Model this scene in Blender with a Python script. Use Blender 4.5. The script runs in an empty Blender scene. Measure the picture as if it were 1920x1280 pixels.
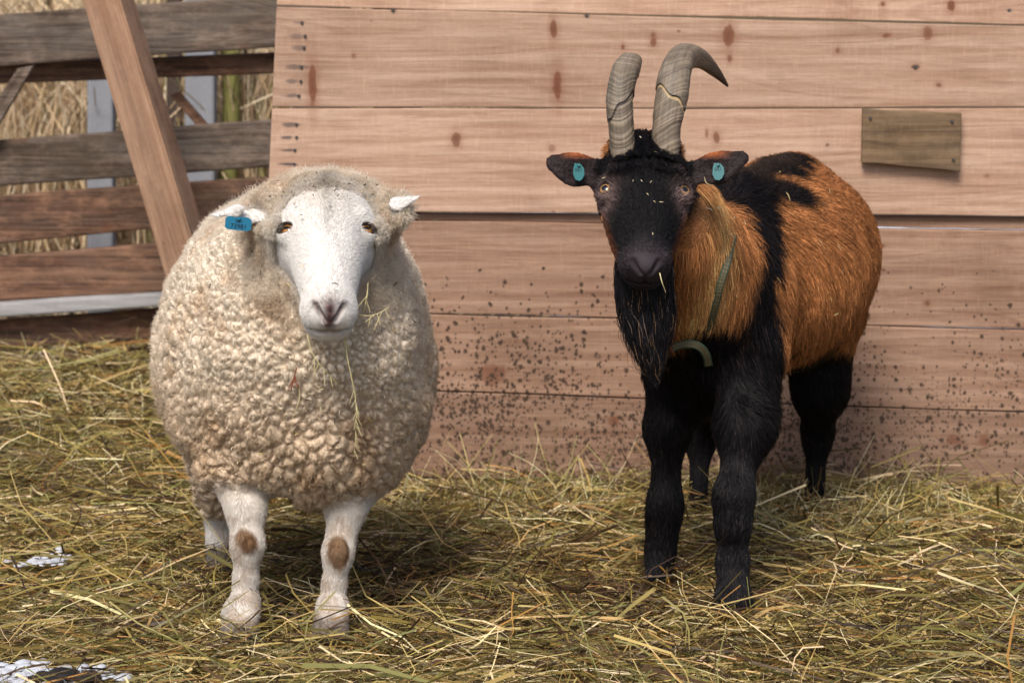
import bpy, bmesh, math, random
import numpy as np
from mathutils import Vector, Matrix
from mathutils.bvhtree import BVHTree

random.seed(7)
RNG = np.random.default_rng(7)
R = math.radians
scene = bpy.context.scene
COL = scene.collection

# ------------------------------------------------------------------ camera
F = 5250.0                     # focal length in photo pixels (1920 wide)
CAM_H = 1.2
PITCH = math.atan(705.0 / F)
cam_d = bpy.data.cameras.new('camera')
cam = bpy.data.objects.new('camera', cam_d)
COL.objects.link(cam)
cam.location = (0, 0, CAM_H)
cam.rotation_euler = (R(90) - PITCH, 0, 0)
cam_d.sensor_width = 36
cam_d.lens = F / 1920 * 36
cam_d.clip_start = 0.1
cam_d.clip_end = 400
cam_d.dof.use_dof = True
cam_d.dof.focus_distance = 5.05
cam_d.dof.aperture_fstop = 6.3
scene.camera = cam

# ------------------------------------------------------------------ world + sun
SUN_EL, SUN_AZ = R(50), R(196)       # azimuth clockwise from +Y (behind the camera, from the left)
world = bpy.data.worlds.new("World")
scene.world = world
world.use_nodes = True
wn = world.node_tree
bg = wn.nodes['Background']
sky = wn.nodes.new('ShaderNodeTexSky')
sky.sky_type = 'NISHITA'
sky.sun_disc = False
sky.sun_elevation = SUN_EL
sky.sun_rotation = SUN_AZ
sky.air_density = 1.0
sky.dust_density = 3.0
sky.ozone_density = 1.0
wn.links.new(sky.outputs[0], bg.inputs[0])
bg.inputs[1].default_value = 0.088
sd = bpy.data.lights.new('sun', 'SUN')
sd.energy = 2.35
sd.angle = R(21)
sd.color = (1.0, 0.93, 0.84)
sun = bpy.data.objects.new('sun', sd)
COL.objects.link(sun)
sdir = Vector((math.sin(SUN_AZ) * math.cos(SUN_EL), math.cos(SUN_AZ) * math.cos(SUN_EL), math.sin(SUN_EL)))
sun.rotation_euler = sdir.to_track_quat('Z', 'Y').to_euler()
vs = scene.view_settings
vs.view_transform = 'Standard'
vs.look = 'None'
vs.gamma = 1
vs.use_curve_mapping = False
vs.exposure = 0.74
scene.render.resolution_x, scene.render.resolution_y = 1024, 682
scene.cycles.max_bounces = 6
scene.cycles.diffuse_bounces = 3
scene.cycles.transparent_max_bounces = 6
scene.cycles.use_denoising = True

# ------------------------------------------------------------------ helpers
CP, SP_ = math.cos(PITCH), math.sin(PITCH)
CAMUP = np.array([0, SP_, CP]); CAMBACK = np.array([0, -CP, SP_])
def P(px, py, Y):
    """world point on the vertical plane y=Y that lies under photo pixel (px, py)"""
    x = (px - 960) / F; u = (640 - py) / F
    d = np.array([x, CP + u * SP_, -SP_ + u * CP])
    d = d * (Y / d[1])
    return np.array([d[0], d[1], d[2] + CAM_H])
def sstep(a, b, x):
    t = np.clip((x - a) / (b - a), 0, 1)
    return t * t * (3 - 2 * t)
def tag(o, label=None, cat=None, group=None, kind=None):
    if label: o['label'] = label
    if cat: o['category'] = cat
    if group: o['group'] = group
    if kind: o['kind'] = kind
    return o
def link(o, parent=None):
    COL.objects.link(o)
    if parent: o.parent = parent
    return o
def empty(name, loc=(0, 0, 0)):
    o = bpy.data.objects.new(name, None); COL.objects.link(o)
    o.location = loc; o.empty_display_size = 0.1
    return o
def under(o, root):
    """parent without moving: geometry is written in world coordinates"""
    o.parent = root
    o.matrix_parent_inverse = Matrix.Translation(root.location).inverted()
    return o
def mesh_np(name, V, Fq, mat=None, cols=None, smooth=True, root=None, attrs=None):
    me = bpy.data.meshes.new(name)
    V = np.asarray(V, np.float32); Fq = np.asarray(Fq, np.int32)
    n, k = Fq.shape
    me.vertices.add(len(V)); me.vertices.foreach_set('co', V.ravel())
    me.loops.add(n * k); me.loops.foreach_set('vertex_index', Fq.ravel())
    me.polygons.add(n)
    me.polygons.foreach_set('loop_start', np.arange(0, n * k, k, dtype=np.int32))
    me.polygons.foreach_set('use_smooth', np.full(n, smooth))
    me.update(calc_edges=True)
    if cols is not None:
        a = me.color_attributes.new('col', 'FLOAT_COLOR', 'POINT')
        c = np.ones((len(V), 4), np.float32); c[:, :3] = cols
        a.data.foreach_set('color', c.ravel())
    if attrs:
        for kx, val in attrs.items():
            at = me.attributes.new(kx, 'FLOAT', 'POINT')
            at.data.foreach_set('value', np.asarray(val, np.float32))
    if mat: me.materials.append(mat)
    o = bpy.data.objects.new(name, me); COL.objects.link(o)
    if root: under(o, root)
    return o
def bm_obj(name, bm, mat, root=None, smooth=False):
    me = bpy.data.meshes.new(name)
    bmesh.ops.recalc_face_normals(bm, faces=bm.faces)
    bm.to_mesh(me); bm.free()
    if smooth:
        for p_ in me.polygons: p_.use_smooth = True
    me.materials.append(mat)
    o = bpy.data.objects.new(name, me); COL.objects.link(o)
    if root: under(o, root)
    return o
# ---- numpy noise
def _hash(ix, iy, iz, s=0):
    h = (ix.astype(np.int64) * 374761393 + iy.astype(np.int64) * 668265263 + iz.astype(np.int64) * 2147483647 + s * 144665) & 0xffffffff
    h = ((h ^ (h >> 13)) * 1274126177) & 0xffffffff
    h = ((h ^ (h >> 16)) * 2246822519) & 0xffffffff
    return ((h ^ (h >> 15)) & 0xffffff).astype(np.float32) / float(0xffffff)
def vnoise(p, s=0):
    i = np.floor(p).astype(np.int64); f = (p - i).astype(np.float32); f = f * f * (3 - 2 * f)
    out = 0
    for dx in (0, 1):
        wx = f[:, 0] if dx else 1 - f[:, 0]
        for dy in (0, 1):
            wy = f[:, 1] if dy else 1 - f[:, 1]
            for dz in (0, 1):
                wz = f[:, 2] if dz else 1 - f[:, 2]
                out = out + wx * wy * wz * _hash(i[:, 0] + dx, i[:, 1] + dy, i[:, 2] + dz, s)
    return out
def fbm(p, s=0, o=3):
    r = 0; a = 0.5; t = 0
    for k in range(o):
        r = r + a * vnoise(p * (2 ** k), s + k); t += a; a *= 0.5
    return r / t
def worley(p, s=0):
    i = np.floor(p).astype(np.int64)
    f1 = np.full(len(p), 9., np.float32); f2 = f1.copy(); idv = np.zeros(len(p), np.float32)
    for dx in (-1, 0, 1):
        for dy in (-1, 0, 1):
            for dz in (-1, 0, 1):
                cx, cy, cz = i[:, 0] + dx, i[:, 1] + dy, i[:, 2] + dz
                d = (cx + _hash(cx, cy, cz, s) - p[:, 0]) ** 2 + (cy + _hash(cx, cy, cz, s + 1) - p[:, 1]) ** 2 + (cz + _hash(cx, cy, cz, s + 2) - p[:, 2]) ** 2
                lt = d < f1
                f2 = np.where(lt, f1, np.minimum(f2, d))
                idv = np.where(lt, _hash(cx, cy, cz, s + 3), idv)
                f1 = np.where(lt, d, f1)
    return np.sqrt(f1), np.sqrt(f2), idv

# ------------------------------------------------------------------ materials
def new_mat(name):
    m = bpy.data.materials.new(name); m.use_nodes = True
    nt = m.node_tree; b = nt.nodes['Principled BSDF']
    return m, nt, b
class NT:
    """terse node builder"""
    def __init__(s, nt): s.nt = nt
    def n(s, t, **kw):
        nd = s.nt.nodes.new(t)
        for k, v in kw.items(): setattr(nd, k, v)
        return nd
    def put(s, sock, v):
        if isinstance(v, bpy.types.NodeSocket): s.nt.links.new(v, sock)
        elif isinstance(v, (tuple, list)) and len(v) == 3 and sock.type == 'RGBA': sock.default_value = (*v, 1)
        else: sock.default_value = v
    def math(s, op, a, b=0.0, c=0.0, clamp=False):
        nd = s.n('ShaderNodeMath', operation=op, use_clamp=clamp)
        s.put(nd.inputs[0], a); s.put(nd.inputs[1], b)
        if len(nd.inputs) > 2: s.put(nd.inputs[2], c)
        return nd.outputs[0]
    def mix(s, f, a, b, mode='MIX'):
        nd = s.n('ShaderNodeMix', data_type='RGBA', blend_type=mode)
        s.put(nd.inputs[0], f); s.put(nd.inputs[6], a); s.put(nd.inputs[7], b)
        return nd.outputs[2]
    def map(s, v, a, b, c=0.0, d=1.0):
        nd = s.n('ShaderNodeMapRange'); nd.interpolation_type = 'SMOOTHSTEP'
        s.put(nd.inputs[0], v); nd.inputs[1].default_value = a; nd.inputs[2].default_value = b
        nd.inputs[3].default_value = c; nd.inputs[4].default_value = d
        return nd.outputs[0]
    def scale(s, v, sc, loc=(0, 0, 0), rot=(0, 0, 0)):
        nd = s.n('ShaderNodeMapping'); s.put(nd.inputs[0], v)
        nd.inputs[1].default_value = loc; nd.inputs[2].default_value = rot; nd.inputs[3].default_value = sc
        return nd.outputs[0]
    def noise(s, v, sc=1.0, det=4.0, rough=0.6, dist=0.0):
        nd = s.n('ShaderNodeTexNoise'); s.put(nd.inputs['Vector'], v)
        nd.inputs['Scale'].default_value = sc; nd.inputs['Detail'].default_value = det
        nd.inputs['Roughness'].default_value = rough; nd.inputs['Distortion'].default_value = dist
        return nd.outputs[0]
    def vor(s, v, sc=1.0, rnd=1.0):
        nd = s.n('ShaderNodeTexVoronoi'); s.put(nd.inputs['Vector'], v); nd.inputs['Scale'].default_value = sc
        nd.inputs['Randomness'].default_value = rnd
        return nd
    def bump(s, h, strength=0.5, dist=0.002):
        nd = s.n('ShaderNodeBump'); s.put(nd.inputs['Height'], h)
        nd.inputs['Strength'].default_value = strength; nd.inputs['Distance'].default_value = dist
        return nd.outputs[0]

def wood_mat(name, c_lo, c_hi, c_dark, knots=(), rust=(), spatter=None, rough=0.75, grey=0.0, rings=1.0, bumpd=0.0012, axis='X', stain=0.0, wear=0.0, pits=0.0):
    m, nt, b = new_mat(name); g = NT(nt)
    tc = g.n('ShaderNodeTexCoord').outputs['Object']
    if axis == 'G': tc = g.n('ShaderNodeUVMap').outputs[0]
    oi = g.n('ShaderNodeObjectInfo')
    off = g.n('ShaderNodeCombineXYZ'); g.put(off.inputs[0], g.math('MULTIPLY', oi.outputs['Random'], 37.0)); g.put(off.inputs[2], g.math('MULTIPLY', oi.outputs['Random'], 91.0))
    ad = g.n('ShaderNodeVectorMath', operation='ADD'); g.put(ad.inputs[0], tc); g.put(ad.inputs[1], off.outputs[0])
    v = ad.outputs[0]
    fine = g.noise(g.scale(v, (6, 30, 260)), 1.0, 4, 0.65)
    mid = g.noise(g.scale(v, (2.2, 8, 55)), 1.0, 4, 0.6)
    warp = g.noise(g.scale(v, (0.9, 1, 7)), 1.0, 2, 0.5)
    ring = g.math('SINE', g.math('MULTIPLY', warp, 95.0))
    ring = g.map(ring, 0.1, 1.0)
    big = g.noise(v, 2.4, 3, 0.6)
    c = g.mix(g.map(mid, 0.3, 0.72), c_lo, c_hi)
    c = g.mix(g.math('MULTIPLY', g.map(fine, 0.48, 0.75), 0.45), c, c_dark)
    c = g.mix(g.math('MULTIPLY', g.math('MULTIPLY', ring, g.map(big, 0.35, 0.65)), 0.22 * rings), c, c_dark)
    fz = g.noise(g.scale(v, (45, 60, 420)), 1.0, 3, 0.7)
    c = g.mix(g.math('MULTIPLY', g.map(fz, 0.45, 0.7), 0.22), c, c_dark)
    c = g.mix(g.math('MULTIPLY', g.map(big, 0.5, 0.75), 0.35), c, c_dark)
    saw = g.noise(g.scale(v, (230, 1, 26)), 1.0, 3, 0.6)
    c = g.mix(g.math('MULTIPLY', g.map(saw, 0.5, 0.8), 0.26), c, (c_hi[0] * 1.25, c_hi[1] * 1.25, c_hi[2] * 1.25))
    # value shift per board
    hv = g.n('ShaderNodeHueSaturation'); g.put(hv.inputs['Color'], c)
    g.put(hv.inputs['Value'], g.math('MULTIPLY_ADD', oi.outputs['Random'], 0.30, 0.84)); c = hv.outputs[0]
    if grey:
        c = g.mix(g.math('MULTIPLY', g.map(g.noise(g.scale(v, (3, 3, 16)), 1, 5, 0.7), 0.35, 0.7), grey), c, (0.15, 0.135, 0.12))
    if wear:
        cr = g.noise(g.scale(v, (1.6, 12, 150)), 1.0, 6, 0.75)
        c = g.mix(g.math('MULTIPLY', g.map(cr, 0.50, 0.62), wear), c, (0.02, 0.013, 0.01))
        mo = g.noise(g.scale(v, (9, 9, 22), (3, 1, 2)), 1.0, 6, 0.8)
        c = g.mix(g.math('MULTIPLY', g.map(mo, 0.45, 0.7), wear * 0.8), c, (c_hi[0] * 1.5, c_hi[1] * 1.5, c_hi[2] * 1.55))
        ru = g.noise(g.scale(v, (4, 4, 6), (8, 1, 5)), 1.0, 4, 0.7)
        c = g.mix(g.math('MULTIPLY', g.map(ru, 0.58, 0.70), wear * 0.7), c, (0.14, 0.04, 0.018))
    if pits:
        vo = g.vor(g.scale(v, (1, 1, 1.3)), 11.0)
        pc_ = g.n('ShaderNodeSeparateColor'); g.put(pc_.inputs[0], vo.outputs['Color'])
        dd = g.math('ADD', vo.outputs['Distance'], g.math('MULTIPLY', g.math('SUBTRACT', g.noise(tc, 150, 3), 0.5), 0.12))
        gate = g.math('LESS_THAN', pc_.outputs[0], 0.30)
        c = g.mix(g.math('MULTIPLY', g.math('MULTIPLY', g.map(dd, 0.085, 0.04), gate), pits), c, (0.13, 0.055, 0.03))
        st2 = g.noise(g.scale(v, (1.1, 4, 28), (2, 7, 1)), 1.0, 5, 0.7)
        c = g.mix(g.math('MULTIPLY', g.map(st2, 0.52, 0.70), pits * 0.45), c, c_dark)
        du = g.noise(g.scale(v, (26, 26, 60), (2, 7, 1)), 1.0, 5, 0.8)
        c = g.mix(g.math('MULTIPLY', g.map(du, 0.55, 0.75), pits * 0.35), c, c_dark)
    if stain:
        c = g.mix(g.math('MULTIPLY', g.map(g.noise(g.scale(v, (3.5, 3.5, 5), (5, 3, 1)), 1, 5, 0.7), 0.5, 0.72), stain), c, (0.045, 0.03, 0.02))
    sx = g.n('ShaderNodeSeparateXYZ'); g.put(sx.inputs[0], tc)
    X, Z = sx.outputs[0], sx.outputs[2]
    wob = g.noise(tc, 38.0, 3, 0.6)
    for (kx, kz, rx, rz, s_) in knots:
        dx = g.math('DIVIDE', g.math('SUBTRACT', X, kx), rx); dz = g.math('DIVIDE', g.math('SUBTRACT', Z, kz), rz)
        d = g.math('SQRT', g.math('ADD', g.math('MULTIPLY', dx, dx), g.math('MULTIPLY', dz, dz)))
        d = g.math('ADD', d, g.math('MULTIPLY', g.math('SUBTRACT', wob, 0.5), 1.1))
        f = g.map(d, 1.15, 0.75, 0.0, s_)
        c = g.mix(g.map(d, 2.6, 1.0, 0.0, 0.32 * s_), c, (c_dark[0] * 1.1, c_dark[1] * 0.9, c_dark[2] * 0.8))
        c = g.mix(f, c, (0.17, 0.065, 0.035))
        c = g.mix(g.map(d, 0.6, 0.15, 0.0, 0.4 * s_), c, (0.09, 0.035, 0.02))
    for (kx, kz, rx, rz, s_) in rust:
        dx = g.math('DIVIDE', g.math('SUBTRACT', X, kx), rx); dz = g.math('DIVIDE', g.math('SUBTRACT', Z, kz), rz)
        d = g.math('SQRT', g.math('ADD', g.math('MULTIPLY', dx, dx), g.math('MULTIPLY', dz, dz)))
        d = g.math('ADD', d, g.math('MULTIPLY', g.math('SUBTRACT', wob, 0.5), 1.4))
        c = g.mix(g.map(d, 1.1, 0.4, 0.0, s_), c, (0.05, 0.045, 0.055))
    if spatter:
        z_hi, z_lo = spatter
        amt = g.math('MULTIPLY', g.map(Z, z_hi, z_lo), g.map(X, 0.55, 1.0, 1.0, 0.5))
        sv = g.scale(tc, (1, 1, 0.8)); clus = g.map(g.noise(g.scale(tc, (3, 3, 4), (2, 0, 1)), 1, 3, 0.6), 0.3, 0.65)
        for sc_, th0, th1 in ((60, 0.015, 0.36), (30, 0.0, 0.33), (150, 0.02, 0.46), (105, 0.02, 0.42), (80, 0.02, 0.40)):
            vo = g.vor(g.scale(sv, (1, 1, 1), (sc_ * .01, 3, 2)), sc_)
            dd = g.math('ADD', vo.outputs['Distance'], g.math('MULTIPLY', g.math('SUBTRACT', g.noise(g.scale(tc, (1, 1, .7)), 120, 5, 0.75), 0.5), 0.95))
            sp = g.n('ShaderNodeSeparateColor'); g.put(sp.inputs[0], vo.outputs['Color'])
            gate = g.math('LESS_THAN', sp.outputs[0], g.math('MULTIPLY', g.math('MULTIPLY', amt, clus), 0.95 if sc_ > 30 else 0.35))
            dd = g.math('DIVIDE', dd, g.math('MULTIPLY_ADD', sp.outputs[1], 0.8, 0.45))
            blob = g.math('MULTIPLY', g.map(dd, th1, th1 * 0.55), gate)
            c = g.mix(g.math('MULTIPLY', blob, 0.92), c, (0.045, 0.028, 0.019))
        smear = g.map(g.noise(g.scale(tc, (6, 6, 8)), 1, 6, 0.8), 0.55, 0.68)
        c = g.mix(g.math('MULTIPLY', g.math('MULTIPLY', smear, amt), 0.45), c, (0.10, 0.065, 0.042))
        # damp foot of the wall
        c = g.mix(g.math('MULTIPLY', g.map(Z, z_hi * 1.0, z_lo - 0.1), 0.12), c, (0.15, 0.085, 0.055))
    b.inputs['Roughness'].default_value = rough
    b.inputs['Specular IOR Level'].default_value = 0.25
    nt.links.new(c, b.inputs['Base Color'])
    h = g.math('ADD', g.math('MULTIPLY', fine, 0.6), g.math('MULTIPLY', mid, 0.8))
    h = g.math('SUBTRACT', h, g.math('MULTIPLY', ring, 0.25))
    nt.links.new(g.bump(h, 0.7, bumpd), b.inputs['Normal'])
    return m
def col_mat(name, rough=0.7, spec=0.3, bump=None, var=0.0, sheen=0.0, sss=0.0):
    m, nt, b = new_mat(name); g = NT(nt)
    at = g.n('ShaderNodeAttribute', attribute_name='col')
    c = at.outputs['Color']
    tc = g.n('ShaderNodeTexCoord').outputs['Object']
    if var:
        nz = g.noise(tc, 60, 4, 0.7)
        hv = g.n('ShaderNodeHueSaturation'); g.put(hv.inputs['Color'], c)
        g.put(hv.inputs['Value'], g.map(nz, 0.25, 0.75, 1 - var, 1 + var)); c = hv.outputs[0]
    nt.links.new(c, b.inputs['Base Color'])
    b.inputs['Roughness'].default_value = rough
    b.inputs['Specular IOR Level'].default_value = spec
    if sheen:
        b.inputs['Sheen Weight'].default_value = sheen; b.inputs['Sheen Roughness'].default_value = 0.5
    if bump:
        sc, st, di = bump
        nt.links.new(g.bump(g.noise(tc, sc, 4, 0.7), st, di), b.inputs['Normal'])
    return m
def plain(name, c, rough=0.6, spec=0.4, bump=None):
    m, nt, b = new_mat(name); g = NT(nt)
    tc = g.n('ShaderNodeTexCoord').outputs['Object']
    nz = g.noise(tc, 90, 4, 0.7)
    cc = g.mix(nz, tuple(x * 0.8 for x in c), tuple(min(1, x * 1.18) for x in c))
    nt.links.new(cc, b.inputs['Base Color'])
    b.inputs['Roughness'].default_value = rough; b.inputs['Specular IOR Level'].default_value = spec
    if bump: nt.links.new(g.bump(g.noise(tc, bump[0], 4, .7), bump[1], bump[2]), b.inputs['Normal'])
    return m

# ------------------------------------------------------------------ boards
def board(name, quad, Y0, thick, mat, root, bevel=0.0025, bow=0.0, seed=0, cuts=14, uv=None):
    """a plank whose front outline is a photo quad (tl, tr, br, bl) standing on the plane y=Y0; Y0 may be 4 values"""
    Ys = Y0 if isinstance(Y0, (tuple, list)) else (Y0,) * 4
    pts = [P(q[0], q[1], y) for q, y in zip(quad, Ys)]
    bm = bmesh.new()
    rs = random.Random(seed + 11)
    tl, tr, br, bl = pts
    rows = []
    ph = rs.random() * 9
    for i in range(cuts + 1):
        t = i / cuts
        a = tl * (1 - t) + tr * t; b = bl * (1 - t) + br * t
        ax = (b - a)
        j = 0.0018 * math.sin(t * 13 + ph) + 0.001 * math.sin(t * 37 + ph * 2)
        j2 = 0.0018 * math.sin(t * 11 + ph * 3) + 0.001 * math.sin(t * 31 + ph)
        un = ax / np.linalg.norm(ax)
        a = a + un * (0.0015 + j * 0.6); b = b - un * (0.0015 + j2 * 0.6)
        d = bow * math.sin(t * math.pi) + 0.0015 * math.sin(t * 7 + ph)
        off = np.array([0, d, 0]); th = np.array([0, thick, 0])
        rows.append([bm.verts.new(q) for q in (a + off, b + off, b + off + th, a + off + th)])
    for i in range(cuts):
        for k in range(4):
            bm.faces.new((rows[i][k], rows[i][(k + 1) % 4], rows[i + 1][(k + 1) % 4], rows[i + 1][k]))
    bm.faces.new(rows[0]); bm.faces.new(rows[-1][::-1])
    bmesh.ops.recalc_face_normals(bm, faces=bm.faces)
    ed = [e for e in bm.edges if len(e.link_faces) == 2 and e.calc_face_angle(0) > 0.6]
    bmesh.ops.bevel(bm, geom=ed, offset=bevel, segments=2, affect='EDGES', profile=0.5)
    o = bm_obj(name, bm, mat, root)
    return o

WY = 6.5
def wp(px, py): q = P(px, py, WY); return q[0], q[2]
knots_px = [(1038, 55, 7, 18, .9), (1045, 160, 8, 30, .95), (586, 160, 8, 38, .95), (1225, 80, 6, 8, .8), (1225, 66, 4, 5, .6),
            (1365, 68, 11, 22, .9), (1168, 88, 4, 6, .8), (1368, 110, 5, 8, .7), (855, 262, 9, 14, .8), (1343, 258, 7, 11, .8),
            (1783, 12, 7, 10, .9), (1740, 62, 9, 13, .7), (1570, 95, 5, 6, .6), (1655, 8, 5, 5, .8), (1663, 66, 7, 4, .7),
            (1760, 160, 6, 5, .7), (1035, 278, 7, 7, .5), (1325, 250, 3, 8, .6), (925, 704, 26, 20, .6), (1152, 790, 10, 10, .75),
            (1790, 825, 14, 9, .7), (1846, 828, 10, 12, .6), (1740, 570, 5, 5, .7), (1655, 462, 6, 4, .7), (663, 105, 4, 5, .5),
            (1716, 125, 8, 4, .6), (1850, 330, 5, 4, .4)]
knots = [(*wp(a, b_), rx * WY / F, rz * WY / F, s_) for a, b_, rx, rz, s_ in knots_px]
nails_px = [(566, 43), (572, 68), (570, 90), (565, 126), (564, 153), (560, 180), (556, 234), (556, 258), (553, 282), (551, 308), (548, 326),
            (737, 20), (1100, 30), (1716, 126), (1892, 20)]
rust = [(*wp(a - 6 - 14 * ((i * 37 % 10) / 10), b_), (12 + 16 * ((i * 53 % 10) / 10)) * WY / F, (3 + 4 * ((i * 29 % 10) / 10)) * WY / F, .4 + .5 * ((i * 71 % 10) / 10)) for i, (a, b_) in enumerate(nails_px[:11])] + [(*wp(a, b_), 8 * WY / F, 5 * WY / F, .6) for a, b_ in nails_px[11:]]
M_pine_k = wood_mat('pine_board', (0.42, 0.262, 0.178), (0.59, 0.41, 0.305), (0.18, 0.082, 0.045), knots, rust, pits=0.8)
M_pine = wood_mat('pine_board_low', (0.28, 0.16, 0.105), (0.42, 0.27, 0.19), (0.12, 0.055, 0.03), knots[16:], (), (0.52, 0.02), grey=0.12, pits=0.8)
M_patch = wood_mat('patch_board', (0.13, 0.08, 0.042), (0.22, 0.145, 0.08), (0.05, 0.03, 0.016), rings=2.2, grey=0.25, stain=0.3, wear=0.35)
M_old = wood_mat('old_board', (0.085, 0.055, 0.04), (0.20, 0.15, 0.115), (0.022, 0.014, 0.011), grey=0.6, rough=0.9, stain=0.65, bumpd=0.004, rings=1.8, wear=0.75)
M_oldb = wood_mat('old_brown_board', (0.10, 0.045, 0.028), (0.21, 0.115, 0.07), (0.025, 0.012, 0.008), grey=0.3, rough=0.9, stain=0.8, bumpd=0.004, rings=1.8, wear=0.8)
M_snowtop = wood_mat('frosted_board', (0.28, 0.27, 0.27), (0.42, 0.42, 0.43), (0.16, 0.15, 0.15), rough=0.9)
M_nail = plain('nail_steel', (0.05, 0.045, 0.045), 0.5, 0.5)

wall = empty('plank_wall', P(1250, 900, WY).tolist())
tag(wall, 'wall of wide horizontal pinkish pine boards behind both animals, spattered with mud along its foot', 'wall')
XR = 2700
def ext(y0, x0, y1, x1, x): return y0 + (y1 - y0) * (x - x0) / (x1 - x0)
lines = [  # y at x=510 and at x=1920 of each joint, from the top down
    (-700, -700), (-520, -515), (-330, -320), (-155, -140), (12, 48), (203, 203), (396, 406), (408, 432), (580, 617), (722, 772), (885, 935), (1010, 1060)]
leftx = lambda y: 519 - 0.045 * y
for i in range(len(lines) - 1):
    (a0, a1), (b0, b1) = lines[i], lines[i + 1]
    la, lb = leftx(a0), leftx(b0)
    yr = lambda q0, q1: ext(q0, 510, q1, 1920, XR)
    low = i >= 6
    dy = 0.012 if low else 0.0
    if i == 6: dy = 0.020
    quad = [(la, a0), (XR, yr(a0, a1)), (XR, yr(b0, b1)), (lb, b0)]
    o = board('plank', quad, WY + dy, 0.03, M_pine if low else M_pine_k, wall, seed=i, bow=random.uniform(-.002, .002))
    if i == 6: o['label'] = 'thin pale strip in the gap at mid height'
board('batten', [(700, -600), (790, -600), (790, 1010), (700, 1010)], WY + 0.056, 0.05, M_old, wall)
board('batten', [(2000, -600), (2090, -600), (2090, 1010), (2000, 1010)], WY + 0.056, 0.05, M_old, wall)
pb = board('patch_board', [(1618, 203), (1803, 210), (1800, 322), (1616, 306)], WY - 0.026, 0.022, M_patch, wall, bevel=0.002, cuts=6)
pb['label'] = 'small dark brown offcut board fixed over the planks at the upper right'
nail_me = None
for (a, b_) in nails_px + [(1632, 222), (1788, 300), (1785, 228)]:
    Yn = WY - 0.029 if (a, b_) in ((1632, 222), (1788, 300), (1785, 228)) else WY - 0.0015
    q = P(a, b_, Yn)
    if nail_me is None:
        bm = bmesh.new()
        bmesh.ops.create_cone(bm, segments=10, radius1=0.0042, radius2=0.0032, depth=0.004, cap_ends=True, matrix=Matrix.Rotation(R(90), 4, 'X'))
        o = bm_obj('nail', bm, M_nail, wall); nail_me = o.data
    else:
        o = bpy.data.objects.new('nail', nail_me); COL.objects.link(o); under(o, wall)
    o.location = q.tolist()

# ------------------------------------------------------------------ fence
FY = 7.5
fence = empty('board_fence', (P(200, 690, FY)[0], FY, 0))
tag(fence, 'weathered grey and brown horizontal board fence behind the hay at the left', 'fence')
rails = [([(-900, 92), (620, -18), (620, 82), (-900, 190)], FY, M_old),
         ([(-900, 160), (620, 92), (620, 134), (-900, 196)], FY + 0.05, M_oldb),
         ([(-900, 328), (620, 216), (620, 308), (-900, 410)], FY, M_old),
         ([(-900, 430), (620, 322), (620, 398), (-900, 545)], FY, M_oldb),
         ([(-900, 545), (620, 432), (620, 528), (-900, 620)], FY + 0.012, M_oldb),
         ([(-900, 625), (620, 530), (620, 554), (-900, 660)], FY - 0.05, M_snowtop),
         ([(-900, 662), (620, 556), (620, 615), (-900, 715)], FY + 0.01, M_oldb),
         ([(-900, 722), (620, 630), (620, 700), (-900, 800)], FY, M_old)]
for i, (q, y, m) in enumerate(rails):
    o = board('rail', q, y, 0.035 if i != 5 else 0.06, m, fence, bevel=0.006, seed=40 + i, cuts=24, bow=random.uniform(-.01, .01))
    if i == 5: o['label'] = 'pale frosted narrow rail'
for x0 in (-330, 548):
    board('post', [(x0, -260), (x0 + 105, -260), (x0 + 105, 900), (x0, 900)], FY + 0.09, 0.1, M_old, fence, bevel=0.006, seed=x0)
ob = board('diagonal_slat', [(34, 128), (64, 122), (-60, 330), (-90, 310)], FY - 0.04, 0.03, M_old, fence, cuts=4)
board('diagonal_slat', [(318, 178), (335, 172), (390, 235), (372, 240)], FY + 0.1, 0.03, M_oldb, fence, cuts=4)

# leaning raw timber prop in front of the fence
def prism(name, a, b, w, d, twist, mat, root=None, bevel=0.004, segs=10):
    a, b = Vector(a), Vector(b); ax = (b - a).normalized()
    s = Vector((math.cos(twist), math.sin(twist), 0)); s = (s - ax * s.dot(ax)).normalized(); n = ax.cross(s).normalized()
    bm = bmesh.new(); rows = []
    for i in range(segs + 1):
        c = a.lerp(b, i / segs); rows.append([bm.verts.new(c + s * sx * w / 2 + n * sy * d / 2) for sx, sy in ((-1, -1), (1, -1), (1, 1), (-1, 1))])
    for i in range(segs):
        for k in range(4): bm.faces.new((rows[i][k], rows[i][(k + 1) % 4], rows[i + 1][(k + 1) % 4], rows[i + 1][k]))
    bm.faces.new(rows[0]); bm.faces.new(rows[-1][::-1])
    bmesh.ops.recalc_face_normals(bm, faces=bm.faces)
    bmesh.ops.bevel(bm, geom=[e for e in bm.edges if e.calc_face_angle(0) > 0.6], offset=bevel, segments=2, affect='EDGES')
    uvl = bm.loops.layers.uv.new('UVMap')
    return bm_obj(name, bm, mat, root)
M_prop = wood_mat('raw_timber', (0.27, 0.15, 0.09), (0.38, 0.235, 0.15), (0.11, 0.05, 0.028), grey=0.2, stain=0.35, wear=0.25, pits=0.6)
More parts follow.
